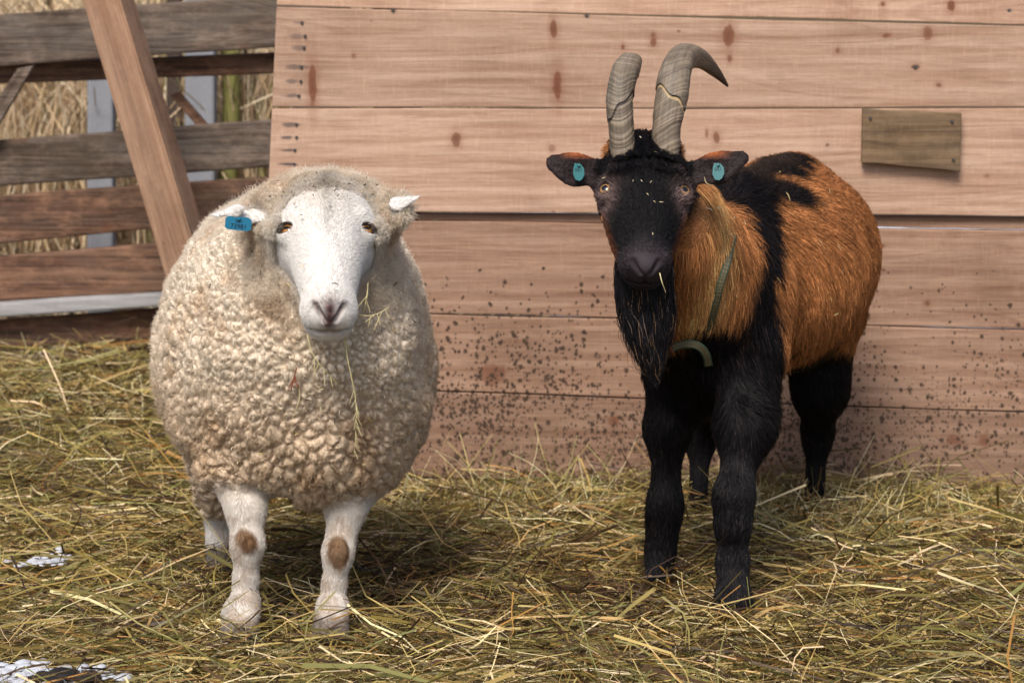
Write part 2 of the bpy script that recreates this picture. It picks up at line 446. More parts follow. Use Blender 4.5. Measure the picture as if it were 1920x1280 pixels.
# grain runs along the beam: build it upright, then lean the object
pt = Vector(P(165, -130, 7.2)); pbm = Vector(P(425, 735, 6.98))
L = (pbm - pt).length
bm = bmesh.new()
wd, dp = 0.098, 0.10
rows = []
for i in range(21):
    x = L * i / 20
    rows.append([bm.verts.new((x, sy * dp / 2, sx * wd / 2)) for sx, sy in ((-1, -1), (1, -1), (1, 1), (-1, 1))])
for i in range(20):
    for k in range(4): bm.faces.new((rows[i][k], rows[i][(k + 1) % 4], rows[i + 1][(k + 1) % 4], rows[i + 1][k]))
bm.faces.new(rows[0]); bm.faces.new(rows[-1][::-1])
bmesh.ops.recalc_face_normals(bm, faces=bm.faces)
bmesh.ops.bevel(bm, geom=[e for e in bm.edges if e.calc_face_angle(0) > 0.6], offset=0.005, segments=2, affect='EDGES')
prop = bm_obj('timber_prop', bm, M_prop)
ax = (pbm - pt).normalized()
zz = Vector((math.cos(R(-17)), math.sin(R(-17)), 0)); zz = (zz - ax * zz.dot(ax)).normalized(); yy = zz.cross(ax)
prop.matrix_world = Matrix.Translation(pt) @ Matrix((ax, yy, zz)).transposed().to_4x4()
tag(prop, 'square raw timber beam leaning diagonally in front of the fence, behind the sheep', 'timber beam')

# ------------------------------------------------------------------ ground
def hgt(x, y):
    left = sstep(-0.30, -0.95, x)
    m = 0.19 * sstep(5.5, 7.35, y) * left
    m = m * (1 - sstep(7.6, 8.0, y)) + 0.0
    wallb = 0.004 * sstep(6.05, 6.45, y) * (1 - left) * (1 - sstep(6.6, 6.7, y))
    p3 = np.stack([x * 2.2, y * 2.2, 0 * x], -1).reshape(-1, 3)
    n1 = (fbm(p3, 5, 3).reshape(np.shape(x)) - 0.5) * 0.06
    p4 = np.stack([x * 9, y * 9, 0 * x], -1).reshape(-1, 3)
    n2 = (fbm(p4, 9, 2).reshape(np.shape(x)) - 0.5) * 0.025
    near = np.exp(-((x - 0.1) ** 2 + (y - 5.5) ** 2) / 30.0)
    return m + wallb + (n1 + n2) * near - 0.062
def ground_material():
    m, nt, b = new_mat('ground_soil'); g = NT(nt)
    tc = g.n('ShaderNodeTexCoord').outputs['Object']
    sx = g.n('ShaderNodeSeparateXYZ'); g.put(sx.inputs[0], tc)
    c = g.mix(g.noise(tc, 8, 5, 0.7), (0.035, 0.022, 0.012), (0.11, 0.075, 0.035))
    st = g.noise(g.scale(tc, (12, 140, 20), rot=(0, 0, 0.5)), 1, 3, 0.6)
    c = g.mix(g.math('MULTIPLY', g.map(st, 0.5, 0.7), 0.6), c, (0.2, 0.15, 0.06))
    snow = g.math('MULTIPLY', g.map(sx.outputs[1], 7.9, 8.4), g.map(g.noise(tc, 1.6, 4, 0.7), 0.4, 0.55))
    c = g.mix(snow, c, (0.72, 0.74, 0.8))
    nt.links.new(c, b.inputs['Base Color']); b.inputs['Roughness'].default_value = 0.95
    nt.links.new(g.bump(g.noise(tc, 60, 5, 0.7), 0.8, 0.01), b.inputs['Normal'])
    return m
def grid_axis(lo, hi, step, far, m=18):
    core = np.arange(lo, hi + step / 2, step)
    k = np.geomspace(1, 1 + far, m)[1:] - 1
    return np.concatenate([(lo - k)[::-1], core, hi + k])
gx = grid_axis(-2.2, 2.4, 0.03, 150); gy = grid_axis(3.6, 8.4, 0.03, 150)
GX, GY = np.meshgrid(gx, gy, indexing='ij')
GZ = hgt(GX, GY) - 0.012
Vg = np.stack([GX, GY, GZ], -1).reshape(-1, 3)
nx, ny = GX.shape
ii = (np.arange(nx - 1)[:, None] * ny + np.arange(ny - 1)[None]).ravel()
Fg = np.stack([ii, ii + ny, ii + ny + 1, ii + 1], -1)
ground = mesh_np('ground', Vg, Fg, ground_material())
tag(ground, 'dark trodden earth and litter under the hay', kind='structure')

# ------------------------------------------------------------------ hay
M_hay = col_mat('hay_stalk', 0.55, 0.35)
def ribbons(C, D, Lh, W, bend, zs, cols, nseg=3, roll=None, ymax=None):
    """C centres, D unit directions (3d), Lh lengths, W widths -> verts, faces, colours of bent flat stalks"""
    n = len(C); t = np.linspace(-0.5, 0.5, nseg + 1)
    up = np.array([0, 0, 1.0]); side = np.cross(D, up); side /= (np.linalg.norm(side, axis=1, keepdims=True) + 1e-9)
    up2 = np.cross(side, D)
    pts = C[:, None] + D[:, None] * (Lh[:, None] * t)[..., None] + side[:, None] * (bend[:, :1] * (t ** 2 - 0.1) * Lh[:, None])[..., None] \
        + up2[:, None] * (bend[:, 1:2] * (0.1 - t ** 2) * Lh[:, None])[..., None] + side[:, None] * (bend[:, 2:3] * t ** 3 * 3 * Lh[:, None])[..., None]
    if ymax is not None: pts[..., 1] = np.minimum(pts[..., 1], ymax[:, None])
    if roll is None: roll = RNG.uniform(0, np.pi, n)
    wv = side * np.cos(roll)[:, None] + up2 * np.sin(roll)[:, None]
    taper = np.linspace(1.0, 0.45, nseg + 1)
    off = wv[:, None] * (W[:, None] * taper * 0.5)[..., None]
    V = np.stack([pts - off, pts + off], 2).reshape(-1, 3)
    base = (np.arange(n) * (nseg + 1) * 2)[:, None] + (np.arange(nseg) * 2)[None]
    Fq = np.stack([base, base + 1, base + 3, base + 2], -1).reshape(-1, 4)
    c = np.repeat(cols, (nseg + 1) * 2, axis=0)
    return V, Fq, c, pts
PAL = np.array([[0.44, 0.35, 0.13], [0.23, 0.19, 0.050], [0.12, 0.105, 0.030], [0.070, 0.042, 0.018], [0.70, 0.61, 0.36], [0.035, 0.020, 0.011], [0.30, 0.17, 0.045], [0.21, 0.22, 0.075]])
def hay_cols(x, y, n, depth):
    p = np.stack([x * 1.8, y * 1.8, 0 * x], -1)
    a = fbm(p, 31, 3)
    # browner belt between the animals, under the sheep and at the front
    belt = sstep(0.42, 0.62, a) * 0.5 + 1.0 * np.exp(-((x - 0.05) / 0.5) ** 2 - ((y - 5.5) / 0.36) ** 2) + 0.35 * np.exp(-((x - 0.05) / 0.7) ** 2 - ((y - 4.9) / 0.2) ** 2) + 0.35 * np.exp(-((x + 0.5) / 0.4) ** 2 - ((y - 5.4) / 0.3) ** 2)
    belt = np.clip(belt, 0, 0.95)
    wg = np.array([0.20, 0.20, 0.16, 0.11, 0.11, 0.06, 0.06, 0.10]); wb = np.array([0.10, 0.12, 0.13, 0.27, 0.05, 0.22, 0.08, 0.03])
    w = wg[None] * (1 - belt[:, None]) + wb[None] * belt[:, None]
    cs = np.cumsum(w / w.sum(1, keepdims=True), 1)
    k = (RNG.random(n)[:, None] > cs).sum(1).clip(0, 7)
    c = PAL[k] * RNG.uniform(0.72, 1.2, (n, 1)) * RNG.uniform(0.93, 1.07, (n, 3))
    return c * np.array([1.08, .98, .95])
def make_hay(n, zlo, zhi, xr, yr, lmu, wmu, pitch_s):
    x = RNG.uniform(*xr, n); y = RNG.uniform(*yr, n)
    keep = RNG.random(n) < np.where((np.abs(x) < 1.15) & (y > 4.55) & (y < 7.7), 1.0, 0.45)
    snowy = np.exp(-((x + 0.84) / 0.20) ** 2 - ((y - 4.73) / 0.09) ** 2) + np.exp(-((x + 0.95) / 0.09) ** 2 - ((y - 5.64) / 0.15) ** 2)
    keep &= RNG.random(n) > snowy * 0.75
    x, y = x[keep], y[keep]; n = len(x)
    ang = RNG.uniform(0, np.pi * 2, n) * 0.75 + fbm(np.stack([x * 3, y * 3, x * 0], -1), 77, 2) * 6
    L_ = np.clip(lmu * np.exp(RNG.normal(0, 0.5, n)), 0.02, 0.34)
    dep = RNG.random(n)
    clump = fbm(np.stack([x * 14, y * 14, x * 0], -1), 55, 2)
    z = hgt(x, y) + zlo + (zhi - zlo) * dep * (0.35 + 1.3 * clump)
    pit = RNG.normal(0, pitch_s, n)
    D = np.stack([np.cos(ang) * np.cos(pit), np.sin(ang) * np.cos(pit), np.sin(pit)], -1)
    z = z + np.abs(np.sin(pit)) * L_ * 0.35
    W = wmu * np.exp(RNG.normal(0, 0.4, n))
    bend = np.stack([RNG.normal(0, 0.45, n), RNG.normal(0.05, 0.25, n), RNG.normal(0, 0.3, n)], -1)
    xw = x > -0.62
    ymax = np.where(xw, np.where(y < WY + 0.04, WY - 0.004, 99), np.where(y < FY, FY - 0.06, 99))
    C = np.stack([x, y, z], -1)
    return ribbons(C, D, L_, W, bend, z, hay_cols(x, y, n, dep), 3, None, ymax)
parts = [make_hay(56000, 0.0, 0.035, (-2.1, 2.1), (4.0, 7.6), 0.11, 0.0034, 0.10),
         make_hay(72000, 0.010, 0.065, (-2.1, 2.1), (4.0, 7.6), 0.075, 0.0020, 0.24),
         make_hay(9000, 0.04, 0.08, (-2.1, 2.1), (4.0, 7.6), 0.13, 0.0036, 0.28)]
def cat_parts(parts):
    Vs, Fs, Cs = [], [], []; o = 0
    for V, Fq, c, _ in parts:
        Vs.append(V); Fs.append(Fq + o); Cs.append(c); o += len(V)
    return np.concatenate(Vs), np.concatenate(Fs), np.concatenate(Cs)
V, Fq, c = cat_parts(parts)
hay = mesh_np('loose_hay', V, Fq, M_hay, c, smooth=False)
tag(hay, 'thick bedding of loose green-yellow hay spread over the whole yard', 'hay', kind='stuff')

# upright wisps along the foot of the wall and round the hind legs
def wisps(n, xr, yr, lo, hi, pr):
    x = RNG.uniform(*xr, n); y = RNG.uniform(*yr, n)
    pit = RNG.uniform(*pr, n); ang = RNG.uniform(0, 2 * np.pi, n)
    L_ = RNG.uniform(lo, hi, n)
    D = np.stack([np.cos(ang) * np.cos(pit), 0.6 * np.sin(ang) * np.cos(pit), np.sin(pit)], -1); D /= np.linalg.norm(D, axis=1, keepdims=True)
    z = hgt(x, y) + 0.01 + D[:, 2] * L_ * 0.5
    bend = np.stack([RNG.normal(0, 0.35, n), RNG.normal(0.1, 0.25, n), RNG.normal(0, 0.2, n)], -1)
    k = RNG.choice(8, n, p=[.22, .12, .12, .06, .25, .0, .05, .18])
    cols = PAL[k] * RNG.uniform(0.8, 1.15, (n, 1))
    ymax = np.where(x > -0.62, WY - 0.004, 99)
    return ribbons(np.stack([x, y, z], -1), D, L_, RNG.uniform(0.0016, 0.0034, n), bend, z, cols, 5, None, ymax)
parts = [wisps(1300, (-0.3, 2.0), (6.05, 6.46), 0.04, 0.11, (0.2, 1.1)), wisps(420, (0.45, 0.85), (5.85, 6.15), 0.05, 0.15, (0.4, 1.35)),
         wisps(230, (-0.28, 0.25), (6.15, 6.46), 0.10, 0.24, (0.4, 1.1)), wisps(110, (0.75, 1.2), (6.1, 6.45), 0.08, 0.22, (0.3, 1.1)),
         wisps(1100, (-2.0, -0.7), (6.2, 7.4), 0.05, 0.14, (0.2, 1.2)), wisps(500, (-1.0, 1.0), (4.6, 5.3), 0.04, 0.12, (0.2, 0.9))]
V, Fq, c = cat_parts(parts)
w_ = mesh_np('hay_wisps', V, Fq, M_hay, c, smooth=False)
tag(w_, 'stray stiff hay stalks sticking up along the foot of the plank wall', 'hay', kind='stuff')

# ------------------------------------------------------------------ snow remnants and dung at the lower left
M_snow = plain('old_snow', (0.50, 0.52, 0.57), 0.7, 0.3, (180, 0.5, 0.004))
M_dung = plain('dark_clod', (0.016, 0.012, 0.010), 0.6, 0.4, (140, 0.9, 0.004))
def lumps(name, cx, cy, sx, sy, n, rmin, rmax, mat, z0=0.0, seed=0, label=None, cat=None):
    rs = random.Random(seed); bm = bmesh.new()
    for _ in range(n):
        x = rs.gauss(cx, sx); y = rs.gauss(cy, sy); r = rs.uniform(rmin, rmax)
        z = float(hgt(np.array([x]), np.array([y]))[0]) + z0
        g_ = bmesh.ops.create_icosphere(bm, subdivisions=2 if n < 1000 else 1, radius=r, matrix=Matrix.Translation((x, y, z)) @ Matrix.Rotation(rs.random() * 6, 4, 'Z') @ Matrix.Diagonal((1.4, 1.0, 0.38, 1)))
        for v in g_['verts']:
            q = np.array([v.co[:]]) / r * 0.9 + seed
            v.co += (v.co - Vector((x, y, z))) * float(fbm(q, 3, 2)[0] - 0.5) * 1.1
    return bm_obj(name, bm, mat, None, True)
s1 = lumps('snow_patch', -0.85, 4.72, 0.08, 0.026, 150, 0.004, 0.015, M_snow, 0.054, 1)
tag(s1, 'crusty white snow remnants among the hay at the bottom left corner', 'snow', kind='stuff')
s2 = lumps('snow_patch', -0.96, 5.66, 0.028, 0.04, 60, 0.003, 0.010, M_snow, 0.056, 2)
tag(s2, 'small snow remnant in the hay left of the sheep legs', 'snow', kind='stuff')
dg = lumps('dung_clod', *P(120, 1262, 4.70)[:2], 0.026, 0.018, 30, 0.007, 0.016, M_dung, 0.060, 3)
tag(dg, 'black wet dung clod lying on the snow patch at the bottom left', 'dung')

# ------------------------------------------------------------------ background behind the fence
M_dry = col_mat('dry_grass', 0.8, 0.2)
n = 16000
x = RNG.uniform(-3.2, -0.2, n); y = RNG.uniform(8.3, 10.5, n)
hh = RNG.uniform(0.5, 1.35, n)
pit = RNG.normal(1.25, 0.22, n); ang = RNG.uniform(0, 6.28, n)
D = np.stack([np.cos(ang) * np.cos(pit), np.sin(ang) * np.cos(pit), np.sin(pit)], -1)
bend = np.stack([RNG.normal(0, 0.5, n), RNG.normal(0.1, 0.4, n), RNG.normal(0, 0.3, n)], -1)
pc = np.array([[0.68, 0.52, 0.34], [0.58, 0.42, 0.25], [0.78, 0.66, 0.48], [0.34, 0.22, 0.13], [0.32, 0.30, 0.12]])
k = RNG.choice(5, n, p=[.34, .24, .22, .14, .06])
V, Fq, c, _ = ribbons(np.stack([x, y, hh / 2], -1), D, hh, RNG.uniform(0.004, 0.010, n), bend, None, pc[k] * RNG.uniform(0.8, 1.2, (n, 1)), 5)
dry = mesh_np('dry_grass', V, Fq, M_dry, c, smooth=False)
tag(dry, 'tall dry straw-coloured grass growing beyond the fence', 'grass', kind='stuff')
M_paint = plain('weathered_pale_wood', (0.25, 0.26, 0.29), 0.8)
M_olive = plain('mossy_bark', (0.20, 0.19, 0.06), 0.9)
M_bark = plain('dark_bark', (0.07, 0.05, 0.04), 0.9)
def stake(x0, x1, yt, yb, Y, mat, label, cat, nm, lean=0):
    o = board(nm, [(x0 + lean, yt), (x1 + lean, yt), (x1, yb), (x0, yb)], Y, (x1 - x0) * Y / F, mat, None, bevel=0.008, cuts=8)
    # boards are laid out along x; a stake is fine as four-sided post
    return tag(o, label, cat)
stake(163, 212, -250, 640, 8.15, M_paint, 'broad pale grey post beyond the fence, left of the leaning beam', 'post', 'fence_post')
stake(312, 340, -250, 640, 8.3, M_bark, 'dark slim post beyond the fence, just right of the leaning beam', 'post', 'fence_post')
stake(346, 402, -250, 640, 8.2, M_paint, 'bluish grey post beyond the fence, between the dark post and the mossy trunk', 'post', 'fence_post')
def trunk(px, w, Y, mat, label, seed):
    rs = random.Random(seed); bm = bmesh.new(); rows = []
    base = P(px, 640, Y); r0 = w * Y / F / 2
    for i in range(14):
        z = i * 0.16; cx = base[0] + 0.012 * math.sin(i * .9 + seed) ; rr = r0 * (1 - 0.03 * i)
        rows.append([bm.verts.new((cx + rr * math.cos(a * .7854) * rs.uniform(.93, 1.07), Y + rr * math.sin(a * .7854) * rs.uniform(.93, 1.07), z)) for a in range(8)])
    for i in range(13):
        for k_ in range(8): bm.faces.new((rows[i][k_], rows[i][(k_ + 1) % 8], rows[i + 1][(k_ + 1) % 8], rows[i + 1][k_]))
    root = empty('young_tree', (base[0], Y, 0))
    t_ = bm_obj('trunk', bm, mat, root, True)
    # thin bare twigs above and between the rails
    bm = bmesh.new()
    for _ in range(12):
        z = rs.uniform(0.5, 1.9); a = rs.uniform(0, 6.28); p0 = Vector((base[0], Y, z)); d = Vector((math.cos(a), math.sin(a) * .5, rs.uniform(.3, 1))).normalized()
        ln = rs.uniform(.15, .4); r = r0 * .16; prev = None
        for s_ in range(5):
            c_ = p0 + d * ln * s_ / 4 + Vector((0, 0, 0.03 * s_ * s_ / 4)); rr = r * (1 - s_ / 5)
            ring = [bm.verts.new(c_ + Vector((rr * math.cos(q * 2.09), rr * math.sin(q * 2.09), 0))) for q in range(3)]
            if prev:
                for q in range(3): bm.faces.new((prev[q], prev[(q + 1) % 3], ring[(q + 1) % 3], ring[q]))
            prev = ring
    tw = bm_obj('twigs', bm, mat, root, True); tw['kind'] = 'stuff'
    tag(root, label, 'tree')
trunk(432, 40, 8.3, M_olive, 'olive green mossy young trunk beyond the fence near the end of the plank wall', 3)
trunk(478, 22, 8.6, M_bark, 'thin dark bare trunk beyond the fence right beside the end of the plank wall', 5)
trunk(95, 18, 9.0, M_bark, 'thin dark bare trunk beyond the fence near the left edge', 8)
# wooded backdrop far behind: a rising bank
M_bank = plain('scrub_bank', (0.09, 0.075, 0.045), 0.95, 0.1, (6, 0.8, 0.1))
bx_ = np.linspace(-30, 30, 90); bz = np.linspace(0, 1, 24)
BX, BT = np.meshgrid(bx_, bz, indexing='ij')
nn = fbm(np.stack([BX.ravel() * 0.7, BT.ravel() * 4, BX.ravel() * 0], -1), 8, 4).reshape(BX.shape)
BYv = 14 + BT * 12 + (nn - .5) * 1.5; BZ = BT * 6.0 + (nn - .5) * 1.2
Vb = np.stack([BX, BYv, BZ], -1).reshape(-1, 3); ny2 = len(bz)
jj = (np.arange(len(bx_) - 1)[:, None] * ny2 + np.arange(ny2 - 1)[None]).ravel()
bank = mesh_np('hillside', Vb, np.stack([jj, jj + ny2, jj + ny2 + 1, jj + 1], -1), M_bank)
tag(bank, 'dim brown scrubby bank far behind the fence', kind='structure')

# ------------------------------------------------------------------ implicit bodies
def frame_from(axis, hint):
    a = np.array(axis, float); a /= np.linalg.norm(a); h = np.array(hint, float); h = h - a * h.dot(a); h /= np.linalg.norm(h)
    return np.stack([a, h, np.cross(a, h)])          # rows: axis, hint, third
I3 = np.eye(3)
def ELL(c, r, M=I3): return ('e', np.asarray(c, np.float32), np.asarray(r, np.float32), np.asarray(M, np.float32))
def CON(a, b, ra, rb): return ('c', np.asarray(a, np.float32), np.asarray(b, np.float32), ra, rb)
def FLAT(a, b, ra, rb, n, s):   # cone squashed along n by factor s
    return ('f', np.asarray(a, np.float32), np.asarray(b, np.float32), ra, rb, np.asarray(n, np.float32) / np.linalg.norm(n), s)
def dist(pr, p):
    t = pr[0]
    if t == 'e':
        q = (p - pr[1]) @ pr[3].T
        k0 = np.sqrt(((q / pr[2]) ** 2).sum(1)) + 1e-6; k1 = np.sqrt(((q / pr[2] ** 2) ** 2).sum(1)) + 1e-6
        return k0 * (k0 - 1) / k1
    a, b, ra, rb = pr[1:5]
    pa = p - a; ba = b - a
    if t == 'f':
        n, s = pr[5], pr[6]
        pa = pa + np.outer(pa @ n, n) * (1 / s - 1)
    h = np.clip((pa @ ba) / (ba @ ba), 0, 1)
    d = np.sqrt(((pa - h[:, None] * ba) ** 2).sum(1)) - (ra + (rb - ra) * h)
    return d * (pr[6] if t == 'f' else 1)
def smin(a, b, k):
    h = np.maximum(k - np.abs(a - b), 0) / k
    return np.minimum(a, b) - h * h * k * 0.25
def field(prims):
    def f(p):
        out = np.empty(len(p), np.float32)
        for s in range(0, len(p), 60000):
            q = p[s:s + 60000].astype(np.float32); acc = None
            for op, k, pr in prims:
                d = dist(pr, q)
                if acc is None: acc = d
                elif op == '+': acc = smin(acc, d, k)
                else: acc = -smin(-acc, d, k)
            out[s:s + 60000] = acc
        return out
    return f
def surface(f, lo, hi, h):
    lo = np.array(lo, np.float32); n = (np.ceil((np.array(hi) - lo) / (4 * h)).astype(int)) * 4 + 1
    nc = (n - 1) // 4 + 1
    ax = [lo[i] + np.arange(nc[i], dtype=np.float32) * 4 * h for i in range(3)]
    Gc = np.stack(np.meshgrid(*ax, indexing='ij'), -1).reshape(-1, 3)
    Vc = f(Gc).reshape(nc)
    Vf = np.repeat(np.repeat(np.repeat(Vc, 4, 0), 4, 1), 4, 2)
    # centre the nearest-sample blocks
    Vf = Vf[2:2 + n[0], 2:2 + n[1], 2:2 + n[2]]
    n = np.array(Vf.shape)
    idx = np.argwhere(np.abs(Vf) < 4.2 * h)
    pts = lo + idx.astype(np.float32) * h
    Vf = Vf.copy(); Vf[idx[:, 0], idx[:, 1], idx[:, 2]] = f(pts)
    S = Vf < 0
    c8 = np.zeros(n - 1, np.uint8)
    for dx in (0, 1):
        for dy in (0, 1):
            for dz in (0, 1): c8 += S[dx:n[0] - 1 + dx, dy:n[1] - 1 + dy, dz:n[2] - 1 + dz]
    act = np.argwhere((c8 > 0) & (c8 < 8))
    cid = np.full(n - 1, -1, np.int32); cid[act[:, 0], act[:, 1], act[:, 2]] = np.arange(len(act))
    corner = {}
    for dx in (0, 1):
        for dy in (0, 1):
            for dz in (0, 1): corner[(dx, dy, dz)] = Vf[act[:, 0] + dx, act[:, 1] + dy, act[:, 2] + dz]
    acc = np.zeros((len(act), 3), np.float32); cnt = np.zeros(len(act), np.float32)
    ks = list(corner)
    for a in ks:
        for b in ks:
            if sum(b) - sum(a) == 1 and sum(abs(np.array(a) - b)) == 1:
                va, vb = corner[a], corner[b]; m = (va < 0) != (vb < 0)
                t = np.where(m, va / np.where(m, va - vb, 1), 0)
                q = np.array(a, np.float32) + t[:, None] * (np.array(b, np.float32) - a)
                acc += q * m[:, None]; cnt += m
    V = lo + (act + acc / cnt[:, None]) * h
    faces = []
    for axn in range(3):
        sl0 = [slice(None)] * 3; sl1 = [slice(None)] * 3; sl0[axn] = slice(0, -1); sl1[axn] = slice(1, None)
        A = S[tuple(sl0)]; B = S[tuple(sl1)]
        e = np.argwhere(A != B); inside = A[e[:, 0], e[:, 1], e[:, 2]]
        u, v = (axn + 1) % 3, (axn + 2) % 3
        def cell(du, dv):
            q = e.copy(); q[:, u] -= du; q[:, v] -= dv
            ok = (q >= 0).all(1) & (q < (n - 1)).all(1)
            q = np.where(ok[:, None], q, 0)
            return np.where(ok, cid[q[:, 0], q[:, 1], q[:, 2]], -1)
        Q = np.stack([cell(1, 1), cell(0, 1), cell(0, 0), cell(1, 0)], -1)
        ok = (Q >= 0).all(1); Q = Q[ok]; inside = inside[ok]
        Q[~inside] = Q[~inside][:, ::-1]
        faces.append(Q)
    return V, np.concatenate(faces)
def grad(f, p, e=0.001):
    g = np.stack([f(p + np.eye(3, dtype=np.float32)[i] * e) - f(p - np.eye(3, dtype=np.float32)[i] * e) for i in range(3)], -1)
    return g / (np.linalg.norm(g, axis=1, keepdims=True) + 1e-9)
def refine(f, V, Fq, mask_fn, times=1):
    """quad-split the faces of a region and put the new points back on the surface"""
    me = bpy.data.meshes.new('tmp')
    me.vertices.add(len(V)); me.vertices.foreach_set('co', V.astype(np.float32).ravel())
    me.loops.add(len(Fq) * 4); me.loops.foreach_set('vertex_index', Fq.astype(np.int32).ravel())
    me.polygons.add(len(Fq)); me.polygons.foreach_set('loop_start', np.arange(0, len(Fq) * 4, 4, dtype=np.int32)); me.update(calc_edges=True)
    bm = bmesh.new(); bm.from_mesh(me); bpy.data.meshes.remove(me)
    for _ in range(times):
        bm.verts.ensure_lookup_table()
        co = np.array([v.co[:] for v in bm.verts], np.float32); m = mask_fn(co)
        es = [e for e in bm.edges if m[e.verts[0].index] and m[e.verts[1].index]]
        bmesh.ops.subdivide_edges(bm, edges=es, cuts=1, use_grid_fill=True)
        bm.verts.index_update()
    bmesh.ops.triangulate(bm, faces=bm.faces)
    me = bpy.data.meshes.new('tmp'); bm.to_mesh(me); bm.free()
    nv = len(me.vertices); V2 = np.empty(nv * 3, np.float32); me.vertices.foreach_get('co', V2); V2 = V2.reshape(-1, 3)
    T = np.empty(len(me.polygons) * 3, np.int32); me.loops.foreach_get('vertex_index', T); T = T.reshape(-1, 3)
    bpy.data.meshes.remove(me)
    for _ in range(2):
        d = f(V2); g = grad(f, V2); st = np.clip(d, -0.002, 0.002)
        V2 = V2 - g * st[:, None]
    return V2, T
def vnormals(V, T):
    e1 = V[T[:, 1]] - V[T[:, 0]]; e2 = V[T[:, 2]] - V[T[:, 0]]; fn = np.cross(e1, e2)
    N = np.zeros_like(V)
    for i in range(3):
        for c_ in range(3): N[:, c_] += np.bincount(T[:, i], fn[:, c_], len(V))
    return N / (np.linalg.norm(N, axis=1, keepdims=True) + 1e-12), 0.5 * np.linalg.norm(fn, axis=1)
def scatter(V, T, N, area, n, dens, *arrs):
    """n roots over the triangles, weighted by the per-vertex density; returns interpolated position, normal, extra arrays"""
    w = area * dens[T].mean(1); cs = np.cumsum(w); k = np.searchsorted(cs, RNG.random(n) * cs[-1]); k = np.minimum(k, len(T) - 1)
    r1 = np.sqrt(RNG.random(n)); r2 = RNG.random(n); b = np.stack([1 - r1, r1 * (1 - r2), r1 * r2], -1)
    t = T[k]
    def it(A):
        A = np.asarray(A)
        if A.ndim == 1: return (A[t] * b).sum(1)
        return (A[t] * b[..., None]).sum(1)
    nn_ = it(N); nn_ /= np.linalg.norm(nn_, axis=1, keepdims=True) + 1e-9
    return [it(V), nn_] + [it(a) for a in arrs]
def hair(name, root_o, pos, dirs, length, cols, rad, mat, nseg=4, droop=0.0, curl=0.0, clump=0.0, cell=0.01, kind='stuff', wave=0.0, wfreq=3.0, bendv=None):
    n = len(pos); t = np.linspace(0, 1, nseg + 1)
    L_ = length[:, None]
    pts = pos[:, None] + dirs[:, None] * (L_ * t)[..., None]
    if bendv is not None: pts = pts + bendv[:, None] * (L_ * t ** 2)[..., None]
    if droop: pts[..., 2] -= droop * L_ * t ** 2
    if curl: pts += RNG.normal(0, curl, pts.shape) * (L_ * t)[..., None]
    if wave:
        a = RNG.normal(0, 1, (n, 3)); ph = RNG.uniform(0, 6.28, n)
        pts += a[:, None] * (np.sin(t[None] * wfreq * 2 + ph[:, None]) * wave * L_ * t)[..., None]
    if clump:
        ck = np.floor(pos / cell + RNG.normal(0, 0.22, pos.shape)).astype(np.int64); key = ck[:, 0] * 73856093 ^ ck[:, 1] * 19349663 ^ ck[:, 2] * 83492791
        u, inv = np.unique(key, return_inverse=True); inv = inv.ravel(); cnt = np.bincount(inv)
        tip = pts[:, -1]; mt = np.stack([np.bincount(inv, tip[:, i]) / cnt for i in range(3)], -1)[inv]
        pts += (mt - tip)[:, None] * (clump * t ** 1.5)[None, :, None]
    hc = bpy.data.hair_curves.new(name)
    hc.add_curves([nseg + 1] * n)
    hc.attributes['position'].data.foreach_set('vector', pts.astype(np.float32).ravel())
    ra = hc.attributes.get('radius') or hc.attributes.new('radius', 'FLOAT', 'POINT')
    rr = (np.asarray(rad) * np.ones(n))[:, None] * (1 - 0.75 * t ** 2)
    ra.data.foreach_set('value', rr.astype(np.float32).ravel())
    ca = hc.attributes.new('col', 'FLOAT_COLOR', 'CURVE')
    c4 = np.ones((n, 4), np.float32); c4[:, :3] = np.clip(cols, 0, 1)
    ca.data.foreach_set('color', c4.ravel())
    hc.materials.append(mat)
    o = bpy.data.objects.new(name, hc); COL.objects.link(o); under(o, root_o)
    if kind: o['kind'] = kind
    return o
def proj(v, n): return v - n * (v * n).sum(1, keepdims=True)
def unit(v): return v / (np.linalg.norm(v, axis=-1, keepdims=True) + 1e-9)
def axes_head(px, py, Y, tilt, roll=0.0, yaw=0.0):
    """local frame of a head looking at the viewer: rows = u (to the picture's right), v (down the nose), w (out of the face)"""
    Rt = np.array([1, 0, 0.]); U = CAMUP; T_ = CAMBACK
    r = Rt * math.cos(roll) + U * math.sin(roll); up = -Rt * math.sin(roll) + U * math.cos(roll)
    r2 = r * math.cos(yaw) + T_ * math.sin(yaw); t2 = -r * math.sin(yaw) + T_ * math.cos(yaw)
    v = -up * math.cos(tilt) + t2 * math.sin(tilt); w = up * math.sin(tilt) + t2 * math.cos(tilt)
    return P(px, py, Y), np.stack([r2, v, w])

def hair_mat(name, rough=0.45, spec=0.4, trans=0.0):
    m, nt, b = new_mat(name); g = NT(nt)
    at = g.n('ShaderNodeAttribute', attribute_name='col')
    nt.links.new(at.outputs['Color'], b.inputs['Base Color'])
    b.inputs['Roughness'].default_value = rough; b.inputs['Specular IOR Level'].default_value = spec
    if trans:
        tr = g.n('ShaderNodeBsdfTranslucent'); nt.links.new(at.outputs['Color'], tr.inputs[0])
        mx = g.n('ShaderNodeMixShader'); mx.inputs[0].default_value = trans
        nt.links.new(b.outputs[0], mx.inputs[1]); nt.links.new(tr.outputs[0], mx.inputs[2])
        nt.links.new(mx.outputs[0], nt.nodes['Material Output'].inputs[0])
    return m
M_woolskin = col_mat('fleece_and_skin', 0.85, 0.15, (420, 0.6, 0.0015), 0.06)
M_wool = hair_mat('wool_fibre', 0.8, 0.12, 0.35)
M_short = hair_mat('short_white_hair', 0.6, 0.2, 0.25)
